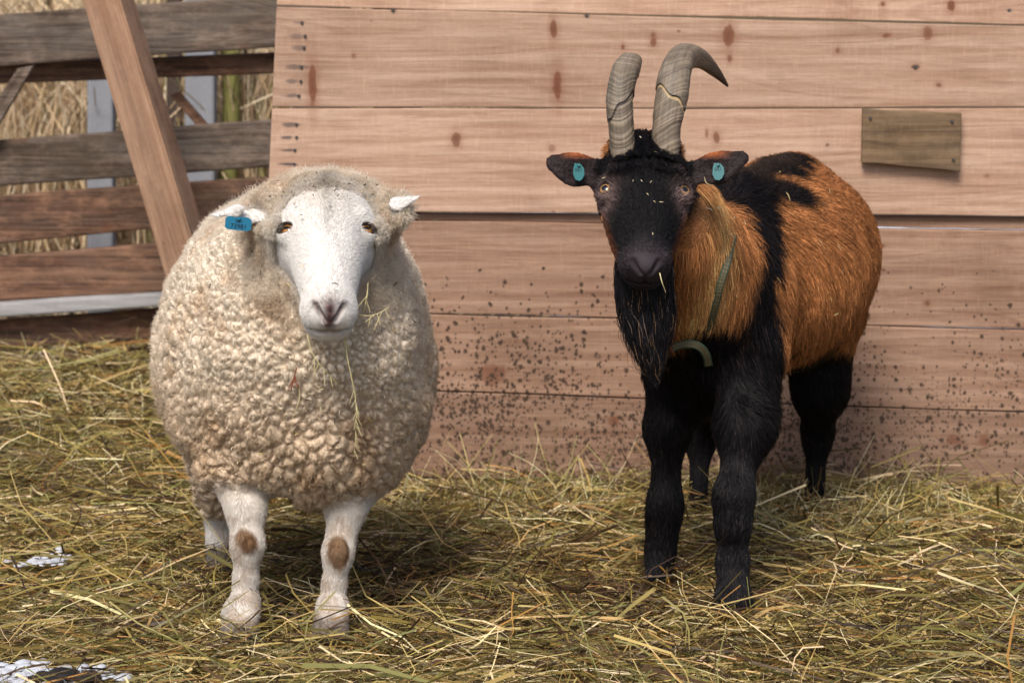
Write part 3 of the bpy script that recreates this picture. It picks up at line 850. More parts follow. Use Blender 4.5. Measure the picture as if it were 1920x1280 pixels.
M_goatskin = col_mat('goat_skin', 0.6, 0.14, (300, 0.5, 0.0012), 0.05)
M_goathair = hair_mat('goat_hair', 0.42, 0.13)
scene.cycles_curves.shape = 'THICK' if hasattr(scene, 'cycles_curves') else 'THICK'
scene.cycles_curves.subdivisions = 2

def eye_part(root_o, c, r, look, name='eye', iris=(0.35, 0.17, 0.04), upv=CAMUP, pupil_w=0.62, pupil_h=0.25, ir=0.62):
    """eyeball with dark sclera, iris and a horizontal slot pupil, all coloured on the ball's own rings"""
    look = unit(np.asarray(look, float)); M_ = frame_from(look, upv); rgt = np.cross(look, M_[1])
    nu, nv = 48, 40; V = []; C_ = []
    for i in range(nv + 1):
        th = math.pi * i / nv
        for j in range(nu):
            ph = 2 * math.pi * j / nu
            a, b, z = math.sin(th) * math.cos(ph), math.sin(th) * math.sin(ph), math.cos(th)
            V.append(c + r * (rgt * a + M_[1] * b + look * (z * 1.0)))
            rr = math.sin(th) if z > 0 else 1
            if rr < ir:
                q = rr / ir
                col = np.array(iris) * (0.75 + 0.5 * (j % 5) / 5) * (1.15 - 0.55 * q ** 4)
                if abs(a) < pupil_w * ir and abs(b) < pupil_h * ir * (1 - 0.5 * (a / (pupil_w * ir)) ** 2): col = np.array([0.004, 0.004, 0.006])
            elif rr < ir * 1.15: col = np.array([0.02, 0.012, 0.01])
            else: col = np.array([0.16, 0.10, 0.085])
            C_.append(col)
    Fq = []
    for i in range(nv):
        for j in range(nu): Fq.append((i * nu + j, i * nu + (j + 1) % nu, (i + 1) * nu + (j + 1) % nu, (i + 1) * nu + j))
    return mesh_np(name, np.array(V), np.array(Fq)[:, ::-1], M_eye, np.array(C_), True, root_o)
M_eye, _nt, _b = new_mat('wet_eye'); _a = _nt.nodes.new('ShaderNodeAttribute'); _a.attribute_name = 'col'
_nt.links.new(_a.outputs['Color'], _b.inputs['Base Color']); _b.inputs['Roughness'].default_value = 0.12; _b.inputs['Coat Weight'].default_value = 0.6

# ================================================================== SHEEP
sheep = empty('sheep', (P(540, 1190, 5.2)[0], 5.25, 0.0))
tag(sheep, 'woolly cream sheep with white face and blue ear tag, standing in the hay', 'sheep')
HO, HM = axes_head(613, 429, 4.90, R(44), R(0), R(-6))
def hl(u, v, w): return HO + u * HM[0] + v * HM[1] + w * HM[2]
SE = [hl(s_ * .0630, .001, -.012) for s_ in (-1, 1)]
SL = [unit(HM[2] * .80 + HM[0] * s_ * .52 + HM[1] * .08) for s_ in (-1, 1)]
def eyeframe(look, v, sgn, slant):     # rows: along the slit, across it, outwards
    a = np.cross(v, look); a = unit(a); b_ = np.cross(look, a)
    a2 = a * math.cos(slant) + b_ * math.sin(slant) * sgn; return np.stack([a2, np.cross(look, a2), look])
SFR = [eyeframe(SL[i], HM[1], s_, -.14) for i, s_ in enumerate((1, -1))]
body = [
    ('+', .1, ELL(P(547, 632, 5.38), (.244, .40, .260))),
    ('+', .10, ELL(P(585, 530, 5.20), (.162, .20, .150))),
    ('+', .10, ELL(P(596, 785, 5.14), (.145, .15, .150))),
    ('+', .10, ELL(P(462, 740, 5.38), (.125, .25, .135))),
    ('+', .10, ELL(P(680, 740, 5.34), (.105, .22, .14))),
    ('+', .08, CON(P(600, 600, 5.10), P(612, 450, 5.02), .158, .098)),
    ('+', .05, ELL(P(592, 408, 5.06), (.120, .09, .050))),
    # fore legs
    ('+', .05, CON(P(445, 880, 5.14), P(461, 955, 5.08), .056, .034)),
    ('+', .02, CON(P(461, 955, 5.08), P(464, 1020, 5.06), .032, .028)),
    ('+', .02, CON(P(464, 1020, 5.05), P(461, 1085, 5.06), .0265, .0205)),
    ('+', .015, CON(P(461, 1085, 5.06), P(459, 1128, 5.06), .0205, .0215)),
    ('+', .015, CON(P(459, 1128, 5.055), P(450, 1152, 5.03), .026, .029)),
    ('+', .02, CON(P(450, 1150, 5.03), P(434, 1188, 4.98), .026, .020)),
    ('+', .015, CON(P(454, 1150, 5.03), P(465, 1186, 4.985), .025, .019)),
    ('+', .05, CON(P(675, 880, 5.16), P(650, 950, 5.09), .058, .035)),
    ('+', .02, CON(P(650, 950, 5.09), P(634, 1035, 5.06), .032, .0255)),
    ('+', .02, CON(P(634, 1035, 5.05), P(627, 1095, 5.06), .0245, .0195)),
    ('+', .015, CON(P(627, 1095, 5.06), P(623, 1140, 5.06), .0195, .021)),
    ('+', .015, CON(P(623, 1140, 5.05), P(608, 1184, 5.0), .026, .021)),
    ('+', .015, CON(P(624, 1140, 5.05), P(632, 1182, 5.0), .025, .020)),
    # hind legs
    ('+', .06, CON(P(440, 840, 5.62), P(412, 960, 5.68), .085, .030)),
    ('+', .02, CON(P(412, 960, 5.68), P(408, 1062, 5.66), .028, .024)),
    ('+', .06, CON(P(655, 840, 5.62), P(648, 960, 5.68), .085, .030)),
    ('+', .02, CON(P(648, 960, 5.68), P(648, 1062, 5.66), .024, .022)),
    # head
    ('+', .05, ELL(hl(0, -.050, -.045), (.088, .095, .082), HM)),
    ('+', .03, CON(hl(0, -.005, -.040), hl(0, .14, -.040), .074, .042)),
    ('+', .03, CON(hl(0, .0, -.010), hl(0, .15, -.018), .052, .034)),
    ('+', .03, CON(hl(0, -.02, -.095), hl(0, .14, -.075), .05, .028)),
    ('+', .02, ELL(hl(0, .168, -.040), (.0475, .034, .040), HM)),
    ('+', .018, ELL(hl(0, .168, -.072), (.036, .028, .022), HM)),
    ('+', .02, CON(hl(-.062, -.022, .014), hl(-.086, -.010, -.016), .012, .011)),
    ('+', .02, CON(hl(.062, -.022, .014), hl(.086, -.010, -.016), .012, .011)),
    ('+', .012, ELL(SE[0], (.0210, .0210, .0210))), ('+', .012, ELL(SE[1], (.0210, .0210, .0210))),
    ('-', .003, ELL(SE[0] + SL[0] * .017, (.0165, .0086, .015), SFR[0])), ('-', .003, ELL(SE[1] + SL[1] * .017, (.0165, .0086, .015), SFR[1])),
    # nostrils, philtrum, mouth
    ('-', .006, CON(hl(-.010, .199, -.026), hl(-.023, .184, -.006), .0042, .0040)),
    ('-', .006, CON(hl(.010, .199, -.026), hl(.023, .184, -.006), .0042, .0040)),
    ('-', .006, CON(hl(0, .206, -.022), hl(0, .206, -.052), .0026, .0026)),
    ('-', .006, CON(hl(0, .206, -.053), hl(-.024, .196, -.058), .0032, .0032)),
    ('-', .006, CON(hl(0, .206, -.053), hl(.024, .196, -.058), .0032, .0032)),
    ('-', .005, CON(hl(-.024, .196, -.058), hl(-.044, .165, -.058), .0030, .0016)),
    ('-', .005, CON(hl(.024, .196, -.058), hl(.044, .165, -.058), .0030, .0016)),
]
# ears: flattened tapering leaves
eL0, eL1 = P(510, 398, 4.97), P(393, 400, 4.91); eR0, eR1 = P(710, 398, 4.97), P(787, 359, 4.93)
earn = unit(np.array([0.05, -0.75, 0.65]))
body += [('+', .02, FLAT(eL0, P(445, 397, 4.93), .017, .015, earn, .34)), ('+', .008, FLAT(P(445, 397, 4.93), eL1, .015, .0022, earn, .36)),
         ('-', .006, FLAT(P(486, 402, 4.93), P(425, 400, 4.912), .009, .006, earn, .5)),
         ('+', .02, FLAT(eR0, P(745, 382, 4.94), .020, .0145, earn, .34)), ('+', .008, FLAT(P(745, 382, 4.94), eR1, .0145, .0022, earn, .36))]
fS = field(body)
V, Fq = surface(fS, (-.75, 4.62, -.03), (-.06, 5.90, .90), 0.0031)
def inhead(p): return (np.linalg.norm(p - hl(0, .08, -.02), axis=1) < .165) & (((p - HO) @ HM[2]) > -.10)
V, T = refine(fS, V, Fq, inhead, 1)
N = grad(fS, V).astype(np.float32)
q = (V - HO) @ HM.T                      # head coordinates
def face_mask(q):
    u, v, w = q[:, 0], q[:, 1], q[:, 2]
    e1 = np.sqrt((u / .095) ** 2 + ((v + .030) / .080) ** 2)          # forehead + eyes
    e2 = np.abs(u) / (.087 - .10 * np.clip(v, 0, .2))
    m1 = sstep(1.12, .86, e1) * sstep(-.095, -.075, w)
    m2 = sstep(1.2, .98, e2) * sstep(-.03, -.0, v) * sstep(-.108, -.085, w)
    m3 = sstep(.085, .115, v) * sstep(-.13, -.11, w) * sstep(.12, .10, np.abs(u))
    return np.clip(np.maximum(np.maximum(m1, m2), m3), 0, 1) * (v < .26) * (w < .12)
def seg_d(p, a, b):
    pa = p - a; ba = b - a; h = np.clip((pa @ ba) / (ba @ ba), 0, 1); return np.linalg.norm(pa - h[:, None] * ba, axis=1)
nz = fbm(V * 14, 3, 3) - .5
fm = face_mask(q + (nz * .03)[:, None])
ear_m = np.maximum(sstep(.032, .022, seg_d(V, P(484, 399, 4.945), eL1)), sstep(.026, .020, seg_d(V, P(736, 386, 4.94), eR1)))
front = V[:, 1] < 5.25
leg_top = np.where(V[:, 0] < -.40, .245, .215)
leg_m = sstep(.02, -.02, V[:, 2] + nz * .06 - leg_top) * front
hind_m = (~front) * sstep(.10, .06, V[:, 2])
skin = np.clip(np.maximum.reduce([fm, ear_m, leg_m, hind_m]), 0, 1)
wool = 1 - skin
# fleece relief
def wool_relief(V):
    wv = (np.stack([fbm(V * 22, 61, 2), fbm(V * 22, 62, 2), fbm(V * 22, 63, 2)], -1) - .5) * .022
    a1, b1, id1 = worley((V + wv) * np.array([72, 72, 64]), 3)          # small curls
    a2, b2, id2 = worley((V + wv * 1.6) * np.array([50, 50, 45]), 11)         # broad lumps, low on the chest
    a3, b3, id3 = worley((V + wv) * np.array([85, 45, 38]), 17)         # locks in vertical rows on the flanks
    cr = lambda a, b: sstep(0, .30, b - a) * (1 - .45 * np.clip(a, 0, 1) ** 2)
    h1, h2, h3 = cr(a1, b1), cr(a2, b2), cr(a3, b3)
    low = sstep(.50, .33, V[:, 2]); flank = sstep(-.50, -.60, V[:, 0]) * sstep(.2, .4, V[:, 2]); flank = np.maximum(flank, sstep(-.27, -.2, V[:, 0]) * .8)
    h = h1 * .0110 * (1 - low) + h2 * .0150 * low
    h = h * (1 - flank) + (h3 * .0110) * flank
    hn = (h1 * (1 - low) + h2 * low) * (1 - flank) + h3 * flank
    mound = fbm(V * 9, 71, 3) - .5
    fine = fbm(V * 120, 81, 2) - .5
    ruff = np.maximum(sstep(.22, .13, np.linalg.norm(V - P(610, 440, 5.0), axis=1)), sstep(.66, .74, V[:, 2]))
    h = h * (1 - .75 * ruff) + ruff * (fbm(V * 55, 91, 3) - .5) * .022
    return h + mound * .042 + fine * .0050, hn * (1 - .6 * ruff) + .6 * ruff * .7, ruff, low, (id1 * (1 - low) + id2 * low)
H, hn, ruff, low, idc = wool_relief(V)
disp = H * wool * sstep(0.1, 1, wool) + wool * .008 * sstep(.0, 1, wool)
V = (V + N * disp[:, None]).astype(np.float32)
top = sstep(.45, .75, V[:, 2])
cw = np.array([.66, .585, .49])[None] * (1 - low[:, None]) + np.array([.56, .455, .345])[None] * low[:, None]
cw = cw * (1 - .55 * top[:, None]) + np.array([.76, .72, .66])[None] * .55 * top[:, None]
cw = cw * (.88 + .24 * idc)[:, None]
dirt = sstep(.55, .75, fbm(V * 11, 19, 4))
cw = cw * (1 - .28 * dirt[:, None] * np.array([.6, .9, 1.2]))
cw = cw * np.array([1.0, .965, .915])
cs_ = np.tile(np.array([[.76, .735, .705]]), (len(V), 1)) * (.9 + .16 * fbm(V * 120, 14, 2))[:, None]
# forehead patch of creamy hair
fh = np.exp(-((q[:, 0] / .050) ** 2 + ((q[:, 1] + .050) / .058) ** 2)) * (.55 + .6 * fbm(V * 90, 4, 2))
cs_ = cs_ * (1 - .75 * fh[:, None]) + np.array([.52, .455, .38]) * .75 * fh[:, None]
midl = np.exp(-(q[:, 0] / .012) ** 2) * sstep(.10, .0, q[:, 1]) * (fbm(V * 150, 33, 2)); cs_ = cs_ * (1 - .5 * midl[:, None])
# nose
nd = np.maximum.reduce([np.exp(-(seg_d(V, hl(0, .203, -.030), hl(-.024, .184, -.005)) / .0075) ** 2), np.exp(-(seg_d(V, hl(0, .203, -.030), hl(.024, .184, -.005)) / .0075) ** 2), np.exp(-(seg_d(V, hl(0, .205, -.034), hl(0, .190, -.004)) / .017) ** 2),
                        .9 * np.exp(-(seg_d(V, hl(0, .206, -.030), hl(0, .208, -.055)) / .005) ** 2)])
nosec = np.array([.12, .06, .06]) * (.2 + 1.6 * vnoise(V * 210, 5) ** 1.5)[:, None]
cs_ = cs_ * (1 - nd[:, None]) + nosec * nd[:, None]
md = np.maximum.reduce([np.exp(-(seg_d(V, hl(0, .206, -.053), hl(s_ * .026, .196, -.058)) / .0075) ** 2) for s_ in (-1, 1)] + [.6 * np.exp(-(seg_d(V, hl(s_ * .026, .196, -.058), hl(s_ * .042, .168, -.058)) / .005) ** 2) for s_ in (-1, 1)])
cs_ = cs_ * (1 - .9 * md[:, None]) + np.array([.13, .08, .08]) * .9 * md[:, None]
for s_ in (-1, 1):      # dark eye rims and tear stain
    i_ = 0 if s_ < 0 else 1
    e = sstep(.0026, .0006, dist(ELL(SE[i_] + SL[i_] * .017, (.0165, .0086, .015), SFR[i_]), V.astype(np.float32)))
    cs_ = cs_ * (1 - .9 * e[:, None]) + np.array([.06, .035, .035]) * .9 * e[:, None]
    e2 = np.exp(-(seg_d(V, hl(s_ * .068, .016, .01), hl(s_ * .060, .032, .016)) / .005) ** 2) * .5
    cs_ = cs_ * (1 - e2[:, None]) + np.array([.25, .17, .14]) * e2[:, None]
lgt = leg_m[:, None] * .4; cs_ = cs_ * (1 - lgt) + np.array([.52, .44, .35]) * lgt
# knees rubbed brown, grubby pasterns
wbx = (fbm(V * 60, 2, 3) - .5) * .03
for kp, rr in ((P(463, 1012, 5.0), (.023, .05, .034)), (P(634, 1038, 5.0), (.022, .05, .036))):
    d = np.sqrt((((V - kp) / np.array(rr)) ** 2).sum(1)) + wbx * 14 + (fbm(V * np.array([25, 25, 16]), 44, 2) - .5) * .9
    k_ = sstep(1.25, .95, d); cs_ = cs_ * (1 - .97 * k_[:, None]) + np.array([.10, .045, .015]) * (.6 + 1.0 * vnoise(V * 90, 6))[:, None] * .97 * k_[:, None]
lg = (V[:, 2] < .2) * sstep(.42, .62, fbm(V * np.array([70, 70, 40]), 12, 3)) * .4 * (1 - fm)
cs_ = cs_ * (1 - lg[:, None]) + np.array([.36, .24, .15]) * lg[:, None]
hoof = sstep(.026, .014, V[:, 2]) * .8
cs_ = cs_ * (1 - hoof[:, None]) + np.array([.16, .12, .09]) * hoof[:, None]
earin = sstep(.014, .006, seg_d(V, P(430, 402, 4.91), P(480, 405, 4.93)))
cs_ = cs_ * (1 - .45 * earin[:, None]) + np.array([.55, .36, .32]) * .45 * earin[:, None]
sp_ = np.exp(-(np.linalg.norm(V - P(459, 403, 4.92), axis=1) / .010) ** 2)
cs_ = cs_ * (1 - .8 * sp_[:, None]) + np.array([.10, .06, .06]) * .8 * sp_[:, None]
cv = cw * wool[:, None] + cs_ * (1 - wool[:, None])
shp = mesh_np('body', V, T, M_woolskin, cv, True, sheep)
shp['label'] = 'lumpy beige fleece, bare white face and stained white legs'
bvhS = BVHTree.FromPolygons(V.tolist(), T.tolist())
N2, area = vnormals(V, T)
# wool fibres
pos, nn, col_, hh_, rf = scatter(V, T, N2, area, 210000, np.where(wool > .35, 1.0, 0.0) * np.where(V[:, 1] > 5.55, .35, 1.0) * (.30 + .70 * hn), cv, hn, ruff)
d = unit(nn + RNG.normal(0, .55, nn.shape) + np.array([0, 0, -.25]))
ln = RNG.uniform(.0035, .0085, len(pos)) * (1 + 1.1 * rf)
hair('wool', sheep, pos - nn * .001, d, ln, col_ * RNG.uniform(.88, 1.22, (len(pos), 1)), .00036, M_wool, 3, curl=.12, wave=.25, wfreq=4)
# short face, ear and leg hair
qn = lambda p: (p - HO) @ HM.T
pos, nn, col_ = scatter(V, T, N2, area, 125000, np.where(skin > .4, 1.0, 0.0) * np.where(fm > .3, 1.0, .9), cv)
qq = qn(pos)
flow = np.where(((qq[:, 1] < .24) & (pos[:, 2] > .3))[:, None], unit(-HM[1][None] * 1.0 + HM[0][None] * (qq[:, :1] * 9)), np.array([[0, 0, -1.0]]))
keep = ~((np.linalg.norm(pos - (SE[0] + SL[0] * .019), axis=1) < .013) | (np.linalg.norm(pos - (SE[1] + SL[1] * .019), axis=1) < .013) | ((qq[:, 1] > .186) & (qq[:, 2] > -.075) & (np.abs(qq[:, 0]) < .03)))
pos, nn, col_, flow = pos[keep], nn[keep], col_[keep], flow[keep]
d = unit(unit(proj(flow, nn)) + nn * RNG.uniform(.08, .3, (len(pos), 1)) + RNG.normal(0, .14, nn.shape))
ln = np.where(pos[:, 2] > .3, RNG.uniform(.003, .0065, len(pos)), RNG.uniform(.004, .009, len(pos)))
hair('face_hair', sheep, pos, d, ln, col_ * RNG.uniform(.92, 1.12, (len(pos), 1)), .00024, M_short, 3, curl=.06)
# fluffy fringe over the brow and round the face
pos, nn, col_ = scatter(V, T, N2, area, 42000, ((wool > .04) & (wool < .97) & (V[:, 2] > .45)) * 1.0 + (fm > .04) * (q[:, 2] > -.1) * sstep(-.060, -.110, q[:, 1] + nz * .04) * 1.3, cv)
d = unit(nn * .8 + RNG.normal(0, .45, nn.shape) + HM[1] * .55)
hair('wool_fringe', sheep, pos, d, RNG.uniform(.006, .014, len(pos)), np.clip(col_ * RNG.uniform(.9, 1.15, (len(pos), 1)), 0, .9) * np.array([1, .96, .9]), .00032, M_wool, 4, curl=.14, wave=.3, clump=.25, cell=.008)
qf = np.abs(q[:, 0])
pos, nn, col_ = scatter(V, T, N2, area, 15000, ((wool > .25) & (qf > .075) & (qf < .135) & (q[:, 1] > -.09) & (q[:, 1] < .13) & (q[:, 2] > -.16) & (V[:, 1] < 5.12)) * 1.0, cv)
d = unit(nn + RNG.normal(0, .45, nn.shape) + CAMBACK * .5)
hair('cheek_wool', sheep, pos, d, RNG.uniform(.006, .014, len(pos)), np.clip(col_ * RNG.uniform(1.0, 1.3, (len(pos), 1)), 0, .9), .00034, M_wool, 5, curl=.12, wave=.35, wfreq=5, clump=.35, cell=.010)
for s_ in (-1, 1):
    eye_part(sheep, SE[0 if s_ < 0 else 1], .0187, SL[0 if s_ < 0 else 1] * .9 + HM[2] * .25, iris=(.30, .14, .04), ir=.66)

# ================================================================== ear tags
M_tagS = plain('blue_tag', (0.0, .12, .22), .45, .4)
M_tagG = plain('teal_tag', (.0, .11, .12), .5, .4)
M_ink = plain('black_print', (.005, .008, .012), .6, .2)
def make_tag(root_o, centre, rgt, up, w, h, mat, lines_, notch=True, label=None):
    rgt, up = unit(np.array(rgt, float)), unit(np.array(up, float)); nrm = np.cross(rgt, up)
    out = [(-.5, .32), (-.36, .5), (-.12, .42), (.12, .5), (.36, .5), (.5, .32), (.5, -.36), (.38, -.5), (-.38, -.5), (-.5, -.36)] if notch else \
          [(-.35, .5), (.2, .42), (.45, .2), (.5, -.15), (.3, -.4), (.05, -.5), (-.3, -.42), (-.5, -.1), (-.45, .25)]
    bm = bmesh.new(); th = .0016
    fr = [bm.verts.new(centre + rgt * a * w + up * b * h + nrm * th) for a, b in out]; bk = [bm.verts.new(centre + rgt * a * w + up * b * h) for a, b in out]
    bm.faces.new(fr); bm.faces.new(bk[::-1])
    for i in range(len(out)): bm.faces.new((bk[i], bk[(i + 1) % len(out)], fr[(i + 1) % len(out)], fr[i]))
    st = bmesh.ops.create_cone(bm, segments=12, radius1=.0035, radius2=.0028, depth=.006, cap_ends=True, matrix=Matrix.Translation(Vector(centre + up * h * .36 + nrm * .003)) @ Matrix((rgt, up, nrm)).transposed().to_4x4())
    o = bm_obj('ear_tag', bm, mat, root_o)
    if label: o['label'] = label
    for (txt, ox, oy, size) in lines_:
        cu = bpy.data.curves.new('print', 'FONT'); cu.body = txt; cu.size = size; cu.align_x = 'CENTER'; cu.align_y = 'CENTER'; cu.extrude = .0001
        cu.materials.append(M_ink)
        tmp_ = bpy.data.objects.new('tmp_text', cu); COL.objects.link(tmp_); dg_ = bpy.context.evaluated_depsgraph_get()
        mt_ = bpy.data.meshes.new_from_object(tmp_.evaluated_get(dg_)); bpy.data.objects.remove(tmp_)
        t_ = bpy.data.objects.new('printed_number', mt_); COL.objects.link(t_)
        t_.parent = o
        t_.matrix_world = Matrix.Translation(Vector(centre + rgt * ox + up * oy + nrm * (th + .0004))) @ Matrix((rgt, up, nrm)).transposed().to_4x4()
        t_.matrix_parent_inverse = o.matrix_world.inverted()
    return o
tc_ = P(447, 419, 4.90)
make_tag(sheep, tc_, (1, 0, -.10), (.10, .1, 1), .046, .024, M_tagS, [('051', .001, .0035, .0085), ('73981', .001, -.0055, .0115)], label='bright blue plastic tag in the ear at the left of the picture')

# ================================================================== GOAT
goat = empty('goat', (P(1375, 1100, 5.6)[0], 5.65, 0.0))
tag(goat, 'black and chestnut goat with long horns and black beard standing before the plank wall', 'goat')
GO, GM = axes_head(1209, 358, 5.12, R(33), R(-1), R(0))
def gl(u, v, w): return GO + u * GM[0] + v * GM[1] + w * GM[2]
bax = frame_from((0.22, 0.97, 0.0), (0, 0, 1))     # rows: length, up, side
def bell(c, L_, up_, side): return ELL(c, (L_, up_, side), bax)
GE = [gl(s_ * .0675, -.004, -.013) for s_ in (-1, 1)]
GLk = [unit(GM[2] * .84 + GM[0] * s_ * .54) for s_ in (-1, 1)]
GFR = [eyeframe(GLk[i], GM[1], s_, .1) for i, s_ in enumerate((1, -1))]
gb = [
    ('+', .1, bell(P(1338, 600, 5.62), .20, .195, .125)),
    ('+', .10, bell(P(1385, 470, 5.68), .17, .12, .085)),
    ('+', .10, bell(P(1462, 505, 5.92), .31, .215, .190)),
    ('+', .09, bell(P(1512, 470, 6.12), .18, .165, .150)),
    ('+', .07, CON(P(1385, 375, 5.72), P(1485, 335, 6.10), .045, .050)),
    ('+', .09, CON(P(1350, 560, 5.52), P(1262, 400, 5.30), .125, .080)),
    ('+', .07, CON(P(1325, 600, 5.46), P(1255, 450, 5.26), .090, .068)),
    # fore legs
    ('+', .06, CON(P(1268, 690, 5.58), P(1252, 800, 5.57), .056, .037)),
    ('+', .05, CON(P(1252, 800, 5.57), P(1247, 945, 5.56), .035, .024)),
    ('+', .05, CON(P(1247, 945, 5.55), P(1243, 985, 5.55), .0245, .020)),
    ('+', .05, CON(P(1243, 985, 5.56), P(1238, 1035, 5.56), .0165, .0160)),
    ('+', .05, CON(P(1238, 1035, 5.55), P(1232, 1075, 5.53), .019, .022)),
    ('+', .06, CON(P(1400, 660, 5.47), P(1398, 800, 5.38), .066, .042)),
    ('+', .05, CON(P(1398, 800, 5.38), P(1376, 930, 5.32), .043, .027)),
    ('+', .05, CON(P(1376, 930, 5.31), P(1374, 985, 5.30), .027, .023)),
    ('+', .05, CON(P(1374, 985, 5.31), P(1374, 1055, 5.31), .0190, .0180)),
    ('+', .05, CON(P(1374, 1055, 5.30), P(1374, 1095, 5.28), .020, .022)),
    ('+', .015, CON(P(1369, 1095, 5.28), P(1361, 1126, 5.25), .022, .022)),
    ('+', .015, CON(P(1380, 1095, 5.28), P(1389, 1126, 5.25), .022, .022)),
    # hind quarters
    ('+', .07, CON(P(1535, 600, 6.14), P(1538, 730, 6.13), .092, .054)),
    ('+', .05, CON(P(1538, 730, 6.13), P(1533, 810, 6.20), .052, .027)),
    ('+', .05, CON(P(1533, 810, 6.20), P(1527, 930, 6.18), .0235, .020)),
    ('+', .07, CON(P(1385, 620, 6.16), P(1350, 740, 6.14), .10, .058)),
    ('+', .05, CON(P(1350, 740, 6.14), P(1314, 820, 6.20), .050, .026)),
    ('+', .05, CON(P(1314, 820, 6.20), P(1309, 932, 6.16), .022, .019)),
    # head
    ('+', .05, ELL(gl(0, -.058, -.050), (.078, .080, .074), GM)),
    ('+', .03, CON(gl(0, -.01, -.044), gl(0, .135, -.040), .071, .037)),
    ('+', .03, CON(gl(-.044, .005, -.050), gl(-.020, .115, -.050), .030, .024)),
    ('+', .03, CON(gl(.044, .005, -.050), gl(.020, .115, -.050), .030, .024)),
    ('+', .03, CON(gl(0, -.02, -.010), gl(0, .130, -.010), .045, .028)),
    ('+', .03, CON(gl(0, .0, -.100), gl(0, .12, -.075), .052, .030)),
    ('+', .03, ELL(gl(0, -.094, -.034), (.062, .034, .038), GM)),
    ('+', .02, ELL(gl(0, .138, -.036), (.0415, .034, .040), GM)),
    ('+', .015, ELL(gl(0, .140, -.066), (.032, .026, .020), GM)),
    ('+', .012, ELL(gl(0, .156, -.012), (.022, .016, .017), GM)),
    ('+', .012, ELL(gl(-.022, .146, -.012), (.014, .016, .018), GM)),
    ('+', .012, ELL(gl(.022, .146, -.012), (.014, .016, .018), GM)),
    ('+', .02, CON(gl(-.048, -.026, .012), gl(-.074, -.016, -.014), .012, .011)),
    ('+', .02, CON(gl(.048, -.026, .012), gl(.074, -.016, -.014), .012, .011)),
    ('+', .012, ELL(GE[0], (.0195, .0195, .0195))), ('+', .012, ELL(GE[1], (.0195, .0195, .0195))),
    ('-', .003, ELL(GE[0] + GLk[0] * .016, (.0150, .0122, .015), GFR[0])), ('-', .003, ELL(GE[1] + GLk[1] * .016, (.0150, .0122, .015), GFR[1])),
    ('-', .006, CON(gl(-.009, .173, -.014), gl(-.024, .160, .004), .0030, .0048)),
    ('-', .006, CON(gl(.009, .173, -.014), gl(.024, .160, .004), .0030, .0048)),
    ('-', .004, CON(gl(0, .178, -.016), gl(0, .176, -.042), .0022, .0022)),
    ('-', .006, CON(gl(0, .174, -.046), gl(-.026, .162, -.050), .0036, .0034)),
    ('-', .006, CON(gl(0, .174, -.046), gl(.026, .162, -.050), .0036, .0034)),
    ('-', .005, CON(gl(-.026, .162, -.050), gl(-.046, .130, -.046), .0032, .0018)),
    ('-', .005, CON(gl(.026, .162, -.050), gl(.046, .130, -.046), .0032, .0018)),
]
gen = unit(np.array([0.0, -0.80, 0.60]))
def ear(b0, m0, t0, Y, sgn):
    n_ = unit(np.array([sgn * -0.08, -0.86, 0.42]))
    a, m_, t = P(*b0, Y), P(*m0, Y - .01), P(*t0, Y)
    return [('+', .02, FLAT(a, m_, .021, .0225, n_, .30)), ('+', .015, FLAT(m_, t, .0225, .013, n_, .30)),
            ('-', .008, FLAT(a + n_ * .011 - np.array([0, 0, .004]), m_ + n_ * .013 - np.array([0, 0, .003]), .013, .017, n_, .50)),
            ('-', .008, FLAT(m_ + n_ * .013 - np.array([0, 0, .003]), t + n_ * .012, .017, .009, n_, .50))]
gb += ear((1128, 322), (1078, 317), (1037, 307), 5.16, -1) + ear((1298, 324), (1345, 314), (1391, 298), 5.16, 1)
fG = field(gb)
V, Fq = surface(fG, (.04, 4.88, -.03), (.88, 6.42, 1.00), 0.0042)
def inheadg(p): return (np.linalg.norm(p - gl(0, .06, -.02), axis=1) < .17) & (((p - GO) @ GM[2]) > -.12)
V, T = refine(fG, V, Fq, inheadg, 1)
q = (V - GO) @ GM.T
N2, area = vnormals(V, T)
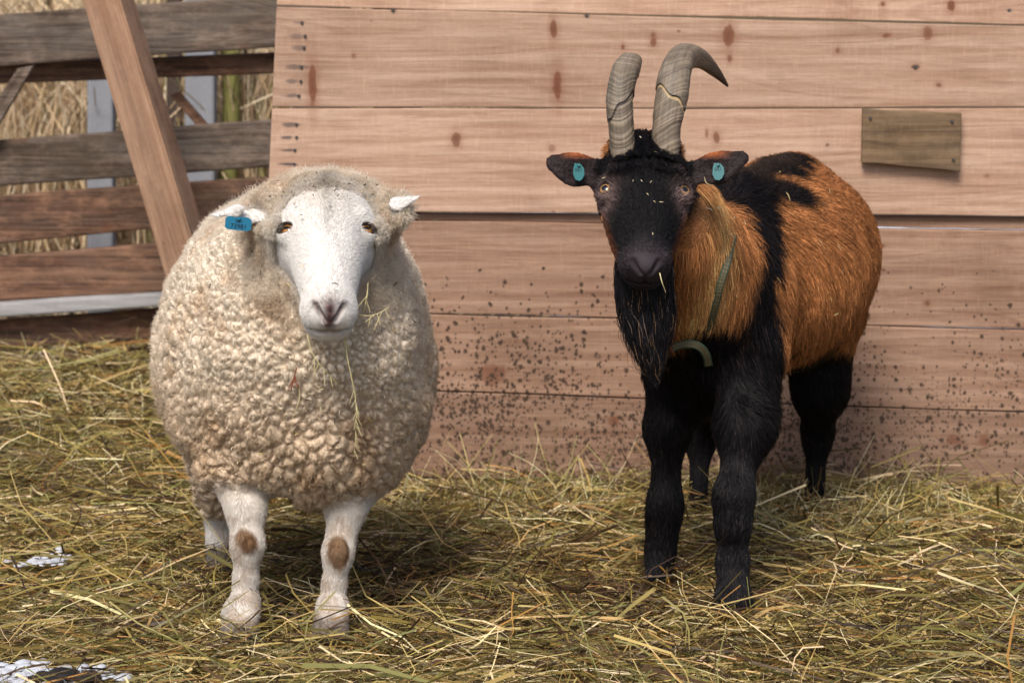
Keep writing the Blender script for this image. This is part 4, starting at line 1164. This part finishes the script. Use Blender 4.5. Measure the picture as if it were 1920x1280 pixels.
# coat pattern: black where near these cores
BLK = np.array([.0050, .0046, .0058]); ORG = np.array([.37, .155, .058]); TAN = np.array([.80, .46, .19]); RUS = np.array([.22, .065, .018])
def goat_col(V, q):
    n1 = (fbm(V * 13, 41, 3) - .5); n2 = (fbm(V * 45, 43, 2) - .5)
    wv = n1 * .07 + n2 * .03
    def cap(a, b, ra, rb):
        pa = V - a; ba = b - a; h = np.clip((pa @ ba) / (ba @ ba), 0, 1)
        return np.linalg.norm(pa - h[:, None] * ba, axis=1) - (ra + (rb - ra) * h)
    # dorsal stripe, shoulder band, back patch, chest, legs
    d = np.minimum.reduce([
        cap(hs(1375, 352), hs(1408, 405), .055, .050),
        cap(hs(1408, 405), hs(1420, 500), .050, .038),
        cap(hs(1420, 500), hs(1412, 590), .038, .058),
        cap(hs(1432, 590), hs(1400, 670), .036, .085),
        cap(hs(1415, 575), hs(1350, 618), .040, .055), cap(hs(1350, 625), hs(1270, 642), .050, .050),
        cap(hs(1470, 760), hs(1470, 800), .03, .05),
        cap(hs(1400, 350), hs(1440, 320), .050, .035),
        cap(hs(1440, 325), hs(1490, 295), .042, .050),
        cap(hs(1440, 345), hs(1500, 370), .036, .042),
        cap(P(1420, 680, 5.42), P(1400, 760, 5.42), .075, .12),
        cap(P(1340, 735, 5.40), P(1310, 800, 5.6), .13, .17),
        cap(P(1300, 690, 5.35), P(1250, 760, 5.5), .075, .12),
    ])
    hindbelly = (V[:, 2] - (1.2 - (668 + 65 + 65 * 0) * V[:, 1] / F)) * 1.0
    d = np.minimum(d, np.where(V[:, 1] > 5.75, hindbelly - .02 + .10 * sstep(.50, .42, V[:, 0]), 1.0))
    d = np.minimum(d, np.where(V[:, 2] < np.where(V[:, 1] < 5.68, .44, .30), -1.0, 1.0))
    blk = sstep(.014, -.014, d + wv)
    c = ORG[None] * (.80 + .5 * (n1 + .5))[:, None]
    # tan mane on the side of the neck, its lit highlight painted in
    ln_ = np.exp(-(np.minimum(seg_d(V, hs(1325, 360), hs(1340, 500)), seg_d(V, hs(1340, 500), hs(1318, 570))) / .042) ** 2)
    c = c * (1 - .9 * ln_[:, None]) + TAN * .9 * ln_[:, None]
    neckrust = sstep(.06, .02, np.abs(V[:, 1] - 5.62)) * 0
    # upper flank paler
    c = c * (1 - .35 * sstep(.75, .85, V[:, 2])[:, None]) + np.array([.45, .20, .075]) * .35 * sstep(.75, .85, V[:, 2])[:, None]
    c = c * (1 - blk[:, None]) + BLK * blk[:, None]
    # head black with rusty cheeks, orange behind the ears
    hd = (np.linalg.norm((V - gl(0, .03, -.03)) , axis=1) < .165) & (q[:, 2] > -.13)
    u, v, w = q.T
    cheek = sstep(.030, .048, np.abs(u) + n2 * .02) * sstep(.02, .045, v) * sstep(.15, .11, v) * sstep(-.02, -.045, w) * .3
    hb = BLK[None] * (1 - cheek[:, None]) + RUS * cheek[:, None]
    skin = np.exp(-(((np.abs(u) - .068) / .020) ** 2 + ((v - .010) / .030) ** 2)) * (w > -.05)
    hb = hb * (1 - .8 * skin[:, None]) + np.array([.19, .13, .125]) * .8 * skin[:, None]
    mz = sstep(.105, .15, v) * (w > -.09)
    hb = hb * (1 - mz[:, None]) + np.array([.026, .020, .024]) * mz[:, None]
    ns = np.exp(-((u / .017) ** 2 + ((v - .160) / .018) ** 2 + ((w + .006) / .018) ** 2))  # grey nose pad, with a highlight painted into its colour
    hb = hb * (1 - .7 * ns[:, None]) + np.array([.085, .075, .088]) * .7 * ns[:, None]
    hm = (sstep(-.105, -.085, v) * sstep(-.11, -.085, w) * hd)[:, None]
    side = (np.abs(u) > .07) & (v > .03)
    hm = hm * np.where(side[:, None], .3, 1.0)
    c = c * (1 - hm) + hb * hm
    # ears: dark inside, chestnut along the top near the head
    e = (np.abs(u) > .086) & (V[:, 1] < 5.24) & (V[:, 2] > .77) & (V[:, 2] < .96)
    inner = sstep(-.1, .25, -(N2[:, 1]))
    ec = np.array([.020, .013, .014])[None] * inner[:, None] + RUS * (1 - inner[:, None])
    topc = sstep(.005, .02, V[:, 2] - (P(0, 306, 5.16)[2])) * sstep(.165, .125, np.abs(u))
    ec = ec * (1 - topc[:, None]) + np.array([.30, .085, .025]) * topc[:, None]
    c = np.where(e[:, None], ec, c)
    return c, blk, hd, e, skin
bvhG = BVHTree.FromPolygons(V.tolist(), T.tolist())
camv = Vector((0, 0, CAM_H))
def hit(px, py, out):
    d_ = (Vector(P(px, py, 5.0)) - camv).normalized()
    loc, nr, _, ds = bvhG.ray_cast(camv, d_)
    if loc is None: loc, nr, _, ds = bvhG.find_nearest(Vector(P(px, py, 5.9)))
    return np.array(loc - d_ * out)
def hs(px, py): return hit(px, py, -.01)
cg, blk, hd, em, eskin = goat_col(V, q)
gsh = mesh_np('body', V, T, M_goatskin, cg, True, goat)
gsh['label'] = 'chestnut flanks with black chest, legs, face and back stripe'
def outside_hair(p, n_):
    return p
dens = np.where(V[:, 1] > 6.2, .5, 1.0) * np.where(hd | em, 0.0, 1.0)
pos, nn, col_, bk = scatter(V, T, N2, area, 230000, dens, cg, blk)
# flow: down and back along the barrel, straight down on the legs, down on the neck
back = bax[0]
legz = sstep(.34, .22, pos[:, 2])[:, None]; neck = sstep(5.62, 5.48, pos[:, 1])[:, None]
bodyflow = back * .75 + np.array([0, 0, -1.0]) * (.35 + .9 * sstep(.85, .5, pos[:, 2])[:, None])
neckflow = np.array([0.15, .25, -1.0])
fl = bodyflow * (1 - neck) + neckflow * neck; fl = fl * (1 - legz) + np.array([0, .05, -1.0]) * legz
sw = np.stack([fbm(pos * 11, 21, 2), fbm(pos * 11, 22, 2), fbm(pos * 11, 23, 2)], -1) - .5
fl = fl + sw * 1.1
d = unit(unit(proj(fl, nn)) + nn * RNG.uniform(.08, .32, (len(pos), 1)) + RNG.normal(0, .09, nn.shape))
ln = RNG.uniform(.026, .052, len(pos)) * (1 - .58 * sstep(.42, .24, pos[:, 2])) * (1 + .4 * neck[:, 0])
cc = col_ * np.exp(RNG.normal(0, .36, (len(pos), 1)))
tipd = (RNG.random(len(pos)) < .10) & (bk < .4); cc[tipd] *= .35
shine = (RNG.random(len(pos)) < .10) & (bk > .6); cc[shine] = np.array([.030, .022, .022])
pl_ = (RNG.random(len(pos)) < .12) & (bk < .3); cc[pl_] = cc[pl_] * 1.5
hair('coat', goat, pos, d, ln, cc, .00050, M_goathair, 4, droop=.12, curl=.03, clump=.62, cell=.014, bendv=-nn * .18)
# head hair
pos, nn, col_, es_ = scatter(V, T, N2, area, 60000, np.where(hd | em, 1.0, 0.0) * np.where(em, .7, 1.0), cg, eskin)
qq = (pos - GO) @ GM.T
keep = ~((np.linalg.norm(pos - (GE[0] + GLk[0] * .018), axis=1) < .014) | (np.linalg.norm(pos - (GE[1] + GLk[1] * .018), axis=1) < .014) | ((qq[:, 1] > .148) & (np.abs(qq[:, 0]) < .030) & (qq[:, 2] > -.044)))
keep &= RNG.random(len(pos)) > es_ * .7
pos, nn, col_, qq = pos[keep], nn[keep], col_[keep], qq[keep]
fl = -GM[1][None] * 1.0 + GM[0][None] * np.sign(qq[:, :1]) * np.clip(np.abs(qq[:, :1]) * 12, 0, 1.5)
fl = np.where((np.abs(qq[:, :1]) > .086), GM[0][None] * np.sign(qq[:, :1]), fl)
tl = (qq[:, 1] < -.03)[:, None]
fl = np.where(tl & (np.abs(qq[:, :1]) < .08), GM[1][None] * .9 + GM[0][None] * np.sign(qq[:, :1]) * .5 + sw[:len(qq)] * 0, fl)
d = unit(unit(proj(fl, nn)) + nn * RNG.uniform(.1, .4, (len(pos), 1)) + RNG.normal(0, .16, nn.shape))
earh = (np.abs(qq[:, 0]) > .086)
ln = np.where(earh, .003, np.where((qq[:, 1] < .0) & (np.abs(qq[:, 0]) < .055), .032, np.where(qq[:, 1] > .11, .005, .014))) * RNG.uniform(.6, 1.25, len(pos))
cc = col_ * np.exp(RNG.normal(0, .45, (len(pos), 1)))
hair('face_hair', goat, pos, d, ln, cc, .00045, M_goathair, 5, curl=.035, clump=.65, cell=.010, wave=.04)
# crest of hair between and behind the horns
n = 14000
ub = RNG.uniform(-.052, .052, n); vb = RNG.uniform(-.122, -.065, n); wb_ = RNG.uniform(-.02, .004, n) - 1.3 * np.abs(ub) ** 1.5
b0 = GO + ub[:, None] * GM[0] + vb[:, None] * GM[1] + wb_[:, None] * GM[2]
d = unit(GM[2] * .7 - GM[1] * .35 + GM[0] * (ub * 5)[:, None] + RNG.normal(0, .38, (n, 3)))
cr_c = np.where((RNG.random((n, 1)) < .8) & (vb[:, None] < -.112), RUS * .7, BLK * 1.4)
hair('crest', goat, b0, d, RNG.uniform(.015, .034, n), cr_c, .00042, M_goathair, 5, droop=.45, curl=.10, clump=.6, cell=.012, wave=.1)
# forelock covering the horn bases
q2 = (V - GO) @ GM.T
pos, nn = scatter(V, T, N2, area, 11000, ((np.abs(q2[:, 0]) < .050) & (q2[:, 1] < -.045) & (q2[:, 1] > -.128) & (q2[:, 2] > -.055) & (V[:, 1] < 5.3)) * 1.0)
u_ = ((pos - GO) @ GM[0])[:, None]
d = unit(nn * .55 - GM[1] * .2 + GM[0] * u_ * 1.5 + RNG.normal(0, .16, nn.shape))
hair('forelock', goat, pos, d, RNG.uniform(.022, .042, len(pos)), BLK[None] * np.exp(RNG.normal(.2, .4, (len(pos), 1))), .00045, M_goathair, 6, curl=.03, clump=.72, cell=.012, wave=.06, bendv=(GM[1] * .85 - GM[2] * .05)[None] + GM[0] * u_ * 2)
# beard
n = 20000
th = RNG.uniform(0, 2 * np.pi, n); rr = np.sqrt(RNG.random(n))
bx0 = P(1207, 545, 5.13)
rootp = bx0 + np.stack([np.cos(th) * rr * .054, np.sin(th) * rr * .030, (RNG.random(n) - .2) * .035 + .03 * (rr * np.cos(th)) ** 2], -1)
tipx = 1232 - 1207
Lb = RNG.uniform(.08, .205, n) * (1 - .30 * np.abs(rootp[:, 0] - bx0[0]) / .05)
side = (rootp[:, 0] - bx0[0])
tgt = np.stack([.022 - side * .45, .015 + 0 * side, -1 + 0 * side], -1)
d = unit(np.stack([side * 2.2, (rootp[:, 1] - bx0[1]) * 2, -.5 + 0 * side], -1) * .5 + np.array([0, 0, -.6]))
bb = np.stack([-side * 5 + .14, 0 * side, -.15 + 0 * side], -1) + RNG.normal(0, .035, (n, 3))
cb = BLK[None] * np.exp(RNG.normal(.3, .4, (n, 1))); gy_ = RNG.random(n) < .025; cb[gy_] = np.array([.16, .12, .11])
lowt = (RNG.random(n) < .03); cb[lowt] = np.array([.22, .13, .07])
hair('beard', goat, rootp, d, Lb, cb, .00050, M_goathair, 8, curl=.02, clump=.72, cell=.017, wave=.05, wfreq=4, bendv=bb)
# long throat hair joining beard and chest, rusty and black
for s_ in (-1, 1):
    eye_part(goat, GE[0 if s_ < 0 else 1], .0172, GLk[0 if s_ < 0 else 1] * .8 + GM[2] * .35, iris=(.34, .185, .075), ir=.60, pupil_w=.60, pupil_h=.52)

# horns
def sweep(pts, rads, n_=220, m_=40):
    pts = np.array(pts, float); rads = np.array(rads, float)
    t = np.linspace(0, len(pts) - 1, n_)
    def cr_(A):
        out = []
        for x_ in t:
            i = min(int(x_), len(A) - 2); f_ = x_ - i
            p0 = A[max(i - 1, 0)]; p1 = A[i]; p2 = A[i + 1]; p3 = A[min(i + 2, len(A) - 1)]
            out.append(.5 * ((2 * p1) + (-p0 + p2) * f_ + (2 * p0 - 5 * p1 + 4 * p2 - p3) * f_ ** 2 + (-p0 + 3 * p1 - 3 * p2 + p3) * f_ ** 3))
        return np.array(out)
    return cr_(pts), cr_(rads), t / (len(pts) - 1)
M_horn = col_mat('horn', .55, .35, (160, .5, .0012), .12)
def horn(pts, rads, seed, cracks, broken=False, label=None):
    n_, m_ = 420, 96
    C_, R_, t = sweep(pts, rads, n_)
    tan = unit(np.gradient(C_, axis=0))
    arc = np.concatenate([[0], np.cumsum(np.linalg.norm(np.diff(C_, axis=0), axis=1))])
    rgt = np.array([1., 0, 0]); S1 = []
    for i in range(n_):
        rgt = unit(rgt - tan[i] * rgt.dot(tan[i])); S1.append(rgt)
    S1 = np.array(S1); S2 = np.cross(tan, S1)
    a = (2 * np.pi * np.arange(m_) / m_)[None]; A_ = arc[:, None]; T2 = t[:, None]
    ca_, sa_ = np.cos(a), np.sin(a)
    sh = (np.abs(ca_) ** 2.8 + np.abs(sa_) ** 2.8) ** (-1 / 2.8)
    g2 = np.stack([ca_ * .6 + 0 * A_, sa_ * .6 + 0 * A_, A_ * 18 + seed * 7 + 0 * ca_], -1).reshape(-1, 3)
    wob = (fbm(g2, 61, 2).reshape(n_, m_) - .5) * .022
    slope = A_ + .022 * np.cos(a + .6 * seed + 1.2) + wob
    p1 = np.stack([slope * 330, 0 * slope + seed, 0 * slope], -1).reshape(-1, 3); ringv = 2 * vnoise(p1, 3).reshape(n_, m_) - 1
    p2 = np.stack([slope * 70, 0 * slope + seed, 0 * slope], -1).reshape(-1, 3); ring2 = 2 * vnoise(p2, 5).reshape(n_, m_) - 1
    g3 = np.stack([ca_ * 9 + 0 * A_, sa_ * 9 + 0 * A_, A_ * 26 + 0 * ca_], -1).reshape(-1, 3); streak = fbm(g3 + seed, 9, 3).reshape(n_, m_)
    fade = 1 - np.clip(T2 - .7, 0, 1) * (0 if broken else 2.6)
    rr = (1 + .016 * ringv * fade + .028 * ring2 * fade + .03 * (streak - .5)) * sh
    base = np.array([.165, .130, .094])[None, None] * (1 + .30 * ringv * fade + .20 * ring2)[..., None] * (.55 + .9 * streak)[..., None]
    grn = sstep(.55, .75, fbm(g3 * .3 + 5, 15, 2)).reshape(n_, m_)[..., None]
    base = base * (1 - .5 * grn) + np.array([.12, .11, .10]) * .5 * grn
    for (ca, cslope, depth) in cracks:
        dd = A_ + cslope * np.cos(a) + wob * .8 + .004 * np.sin(5 * a + seed) - ca
        rr = rr * (1 + np.where(dd > 0, depth * np.exp(-dd / .06), 0))
        f1 = sstep(.0035, .001, np.abs(dd + .003))[..., None]; base = base * (1 - f1) + (np.array([.42, .30, .16]) if seed > 1 else np.array([.05, .035, .03])) * f1
        f2 = sstep(.002, .0005, np.abs(dd))[..., None]; base = base * (1 - f2) + np.array([.02, .014, .01]) * f2
    if not broken:
        k = .85 * sstep(.70, .92, T2)[..., None]; base = base * (1 - k) + np.array([.035, .020, .016]) * k
    else:
        rr = rr * (1 - .35 * sstep(.93, 1, T2) * (.6 + .6 * np.sin(3 * a + 1)))
        k = sstep(.95, .985, T2)[..., None]; base = base * (1 - k) + np.array([.05, .022, .018]) * k
    V = C_[:, None] + (S1[:, None] * (ca_ * R_[:, :1])[..., None] + S2[:, None] * (sa_ * R_[:, 1:2])[..., None]) * rr[..., None]
    V = V.reshape(-1, 3); cols = base.reshape(-1, 3)
    i_, j_ = np.meshgrid(np.arange(n_ - 1), np.arange(m_), indexing='ij'); i_, j_ = i_.ravel(), j_.ravel(); j2 = (j_ + 1) % m_
    q0, q1, q2, q3 = i_ * m_ + j_, i_ * m_ + j2, (i_ + 1) * m_ + j2, (i_ + 1) * m_ + j_
    e0 = len(V); V = np.concatenate([V, C_[:1], C_[-1:] + (tan[-1] * (-.006 if broken else .004))[None]]); cols = np.concatenate([cols, [[.05, .03, .02]] * 2])
    jj_ = np.arange(m_); j3 = (jj_ + 1) % m_
    T_ = np.concatenate([np.stack([q0, q1, q2], -1), np.stack([q0, q2, q3], -1), np.stack([j3, jj_, 0 * jj_ + e0], -1), np.stack([(n_ - 1) * m_ + jj_, (n_ - 1) * m_ + j3, 0 * jj_ + e0 + 1], -1)])
    o = mesh_np('horn', V, T_, M_horn, cols, True, goat)
    if label: o['label'] = label
Hs = 5.14 / F
horn([P(1168, 300, 5.15), P(1165, 240, 5.155), P(1162, 185, 5.17), P(1169, 145, 5.20), P(1180, 124, 5.25), P(1189, 117, 5.31)],
     [(24 * Hs, .031), (24 * Hs, .031), (25 * Hs, .030), (25 * Hs, .028), (22 * Hs, .024), (14 * Hs, .016)], 1, [(.098, -.026, .07)], True, 'shorter horn with a snapped tip')
horn([P(1248, 300, 5.16), P(1250, 240, 5.165), P(1259, 180, 5.18), P(1267, 135, 5.21), P(1284, 108, 5.27), P(1312, 110, 5.35), P(1342, 136, 5.42), P(1364, 161, 5.47)],
     [(26 * Hs, .034), (27 * Hs, .034), (30 * Hs, .033), (29 * Hs, .031), (23 * Hs, .025), (15 * Hs, .018), (9 * Hs, .010), (2.2 * Hs, .0025)], 4, [(.112, .018, .06)], False, 'longer horn sweeping back to a dark point')

# goat ear tags
make_tag(goat, P(1085, 323, 5.128), (1, .1, .0), (0, .35, 1), .021, .034, M_tagG, [('051', 0, .004, .009)], notch=False, label='teal tag in the ear at the left of the picture')
make_tag(goat, P(1347, 322, 5.128), (1, -.1, .15), (0, .35, 1), .022, .034, M_tagG, [('051', 0, .004, .009)], notch=False, label='teal tag in the ear at the right of the picture')
make_ring = None

# collar: woven green strap over the neck hair, loose end hanging at the chest
M_strap, nt_, b_ = new_mat('woven_strap'); g_ = NT(nt_)
uvn = g_.n('ShaderNodeAttribute', attribute_name='col')
nt_.links.new(uvn.outputs['Color'], b_.inputs['Base Color']); b_.inputs['Roughness'].default_value = .7
def strap(pts, w, wdir, name, root_o, n_=60, label=None):
    C_, _, t = sweep(pts, [1.0] * len(pts), n_)
    tan = unit(np.gradient(C_, axis=0)); V = []; cols = []; k_ = 7
    for i in range(len(C_)):
        wd = np.array(wdir[0]) * (1 - t[i]) + np.array(wdir[1]) * t[i]; wd = unit(wd - tan[i] * wd.dot(tan[i])); nn_ = np.cross(tan[i], wd)
        for side_ in (0, 1):
            for j in range(k_):
                s = j / (k_ - 1) - .5
                V.append(C_[i] + wd * s * w + nn_ * (.0009 if side_ else -.0009) + nn_ * .0012 * math.sin(i * 2.2) * .4)
                base = np.array([.035, .065, .038]) if j not in (2, 4) else np.array([.16, .105, .05])
                cols.append(base * (1.25 if i % 2 else .7))
    Fq = []
    m2 = 2 * k_
    loop = list(range(k_)) + list(range(2 * k_ - 1, k_ - 1, -1))
    for i in range(len(C_) - 1):
        for a in range(m2):
            p_, q_ = loop[a], loop[(a + 1) % m2]; Fq.append((i * m2 + p_, i * m2 + q_, (i + 1) * m2 + q_, (i + 1) * m2 + p_))
    o = mesh_np(name, np.array(V), np.array(Fq), M_strap, np.array(cols), True, root_o)
    if label: o['label'] = label
    return o
col_pts = [hit(1375, 440, .010), hit(1364, 490, .024), hit(1352, 530, .030), hit(1344, 565, .030), hit(1335, 600, .022), hit(1325, 640, .0)]
strap(col_pts, .0135, ((1, .1, .2), (1, .1, .2)), 'collar', goat, 60, 'green woven neck strap with tan stripes')
strap([hit(1262, 652, .030), hit(1285, 645, .045), hit(1308, 648, .052), hit(1323, 663, .055), hit(1329, 686, .05)], .016, ((0, -.2, 1), (1, 0, .1)), 'collar_end', goat, 40, 'loose curled end of the strap on the chest')

# ------------------------------------------------------------------ stalks hanging from the muzzles
M_stalk = plain('straw_stalk', (.62, .54, .28), .5)
def stalk(name, pts, r, label, head=0, cat='hay stalk', mat=None, seed=0, group=None):
    C_, _, t = sweep(pts, [1.0] * len(pts), 24); m_ = 5; V = []; Fq = []
    def tube(C_, r0, r1):
        base = len(V); tan = unit(np.gradient(C_, axis=0))
        for i in range(len(C_)):
            s1 = np.cross(tan[i], [0, 1, .1]); s1 = unit(s1); s2 = np.cross(tan[i], s1); rr = r0 + (r1 - r0) * i / (len(C_) - 1)
            for j in range(m_): V.append(C_[i] + (s1 * math.cos(j * 2 * math.pi / m_) + s2 * math.sin(j * 2 * math.pi / m_)) * rr)
        for i in range(len(C_) - 1):
            for j in range(m_): Fq.append((base + i * m_ + j, base + i * m_ + (j + 1) % m_, base + (i + 1) * m_ + (j + 1) % m_, base + (i + 1) * m_ + j))
    tube(C_, r, r * .6)
    rs = random.Random(seed)
    for k_ in range(head):
        i0 = int(len(C_) * (.45 + .5 * k_ / head)); p0 = C_[min(i0, len(C_) - 1)]
        d_ = np.array([rs.uniform(-1, 1), rs.uniform(-.4, .1), rs.uniform(-1, .3)]); ln_ = rs.uniform(.006, .022)
        tube(np.array([p0 + d_ * ln_ * s / 4 + np.array([0, 0, -.004]) * s for s in range(5)]), r * .7, r * .5)
    o = mesh_np(name, np.array(V), np.array(Fq), mat or M_stalk, None, True)
    tag(o, label, cat, group)
    return o
fy = 4.83
stalk('hay_stalk', [P(648, 625, fy - .01), P(650, 665, fy), P(658, 700, fy), P(668, 745, fy + .02)], .0013, 'long pale stalk hanging straight down from the sheep mouth')
stalk('hay_stalk', [P(645, 628, fy - .005), P(655, 690, fy - .01), P(666, 745, fy), P(668, 790, fy), P(664, 852, fy + .03)], .0008, 'thin feathery grass head dangling below the sheep chin on the chest', 16, 'hay stalk', None, 3)
stalk('hay_stalk', [P(576, 628, fy + .02), P(585, 660, fy), P(605, 690, fy), P(633, 720, fy + .02)], .0012, 'pale curved stalk hanging below the left side of the sheep chin', 4, 'hay stalk', None, 9)
stalk('hay_stalk', [P(672, 590, fy), P(690, 592, fy - .03), P(708, 588, fy - .05), P(730, 576, fy - .04)], .0009, 'fine stalk sticking out sideways from the sheep mouth', 5, 'hay stalk', None, 4)
stalk('hay_stalk', [P(682, 585, fy), P(688, 560, fy - .03), P(690, 530, fy - .03)], .0009, 'short upright stalk beside the sheep muzzle at the right', 3, 'hay stalk', None, 6)
M_seed = plain('red_seed_head', (.20, .05, .02), .8)
stalk('seed_head', [P(556, 690, 4.92), P(552, 705, 4.92), P(549, 712, 4.92)], .0011, 'small reddish dry seed head caught in the chest wool', 8, 'seed head', M_seed, 2)
stalk('hay_stalk', [P(556, 715, 4.94), P(562, 740, 4.935), P(556, 765, 4.935), P(548, 785, 4.94)], .0011, 'curved stalk hanging under the reddish seed head on the chest wool')
gy0 = 4.98
stalk('hay_stalk', [P(1237, 512, gy0), P(1241, 528, gy0 - .01), P(1248, 548, gy0)], .0011, 'short stalk poking from the mouth of the goat')

# bits of chaff caught in the coats
def chaff(name, n, region, bvh, cols, lo, hi, seed, label, cat, wid=.0011, out=.008):
    rs = np.random.default_rng(seed); Vv, Ff, Cc = [], [], []
    for _ in range(n):
        px, py = region(rs)
        d_ = (Vector(P(px, py, 5.0)) - camv).normalized(); loc, nr, _i, _d = bvh.ray_cast(camv, d_)
        if loc is None: continue
        n_ = np.array(nr); n_ = n_ if n_.dot(np.array(d_)) < 0 else -n_
        c = np.array(loc) + n_ * out * rs.uniform(.6, 1.2); a = unit(proj(rs.normal(0, 1, (1, 3)), n_[None]))[0] + n_ * rs.uniform(-.2, .4); b = unit(np.cross(a, n_))
        L_ = rs.uniform(lo, hi); bd = rs.normal(0, .45); k = 5; base = len(Vv)
        for i in range(k):
            t = i / (k - 1) - .5; c0 = c + a * t * L_ + b * bd * t * t * L_ + n_ * .002 * math.cos(t * 3)
            for s in (-1, 1): Vv.append(c0 + (b + n_ * .4) * s * wid * (.6 if i in (0, k - 1) else 1)); 
            Cc += [cols[rs.integers(len(cols))]] * 2 if i == 0 else [Cc[-1]] * 2
        for i in range(k - 1): Ff.append((base + 2 * i, base + 2 * i + 1, base + 2 * i + 3, base + 2 * i + 2))
    o = mesh_np(name, np.array(Vv), np.array(Ff), M_hay, np.array(Cc), False)
    return tag(o, label, cat, kind='stuff')
straw = [(.62, .52, .30), (.5, .38, .16), (.7, .62, .45)]; darkc = [(.05, .03, .02), (.12, .06, .03), (.03, .02, .02), (.4, .3, .14)]
chaff('chaff', 12, lambda r: (r.normal(1212, 32), r.normal(345, 48)), bvhG, straw, .003, .009, 1, 'tiny straw flecks stuck in the black hair of the goat forehead', 'chaff', .00045, .018)
chaff('chaff', 16, lambda r: (r.uniform(1300, 1600), r.uniform(330, 650)), bvhG, straw, .008, .022, 2, 'a few straw bits lying in the coat of the goat', 'chaff', .0010, .018)
chaff('chaff', 70, lambda r: (r.normal(620, 90), r.normal(352, 26)), bvhS, darkc, .003, .010, 3, 'dark chaff specks in the wool on top of the sheep head', 'chaff', .0010, .010)
chaff('chaff', 90, lambda r: (r.uniform(380, 800), r.uniform(450, 900)), bvhS, darkc + straw, .004, .016, 4, 'scattered chaff specks and straw bits in the sheep fleece', 'chaff', .0008, .014)
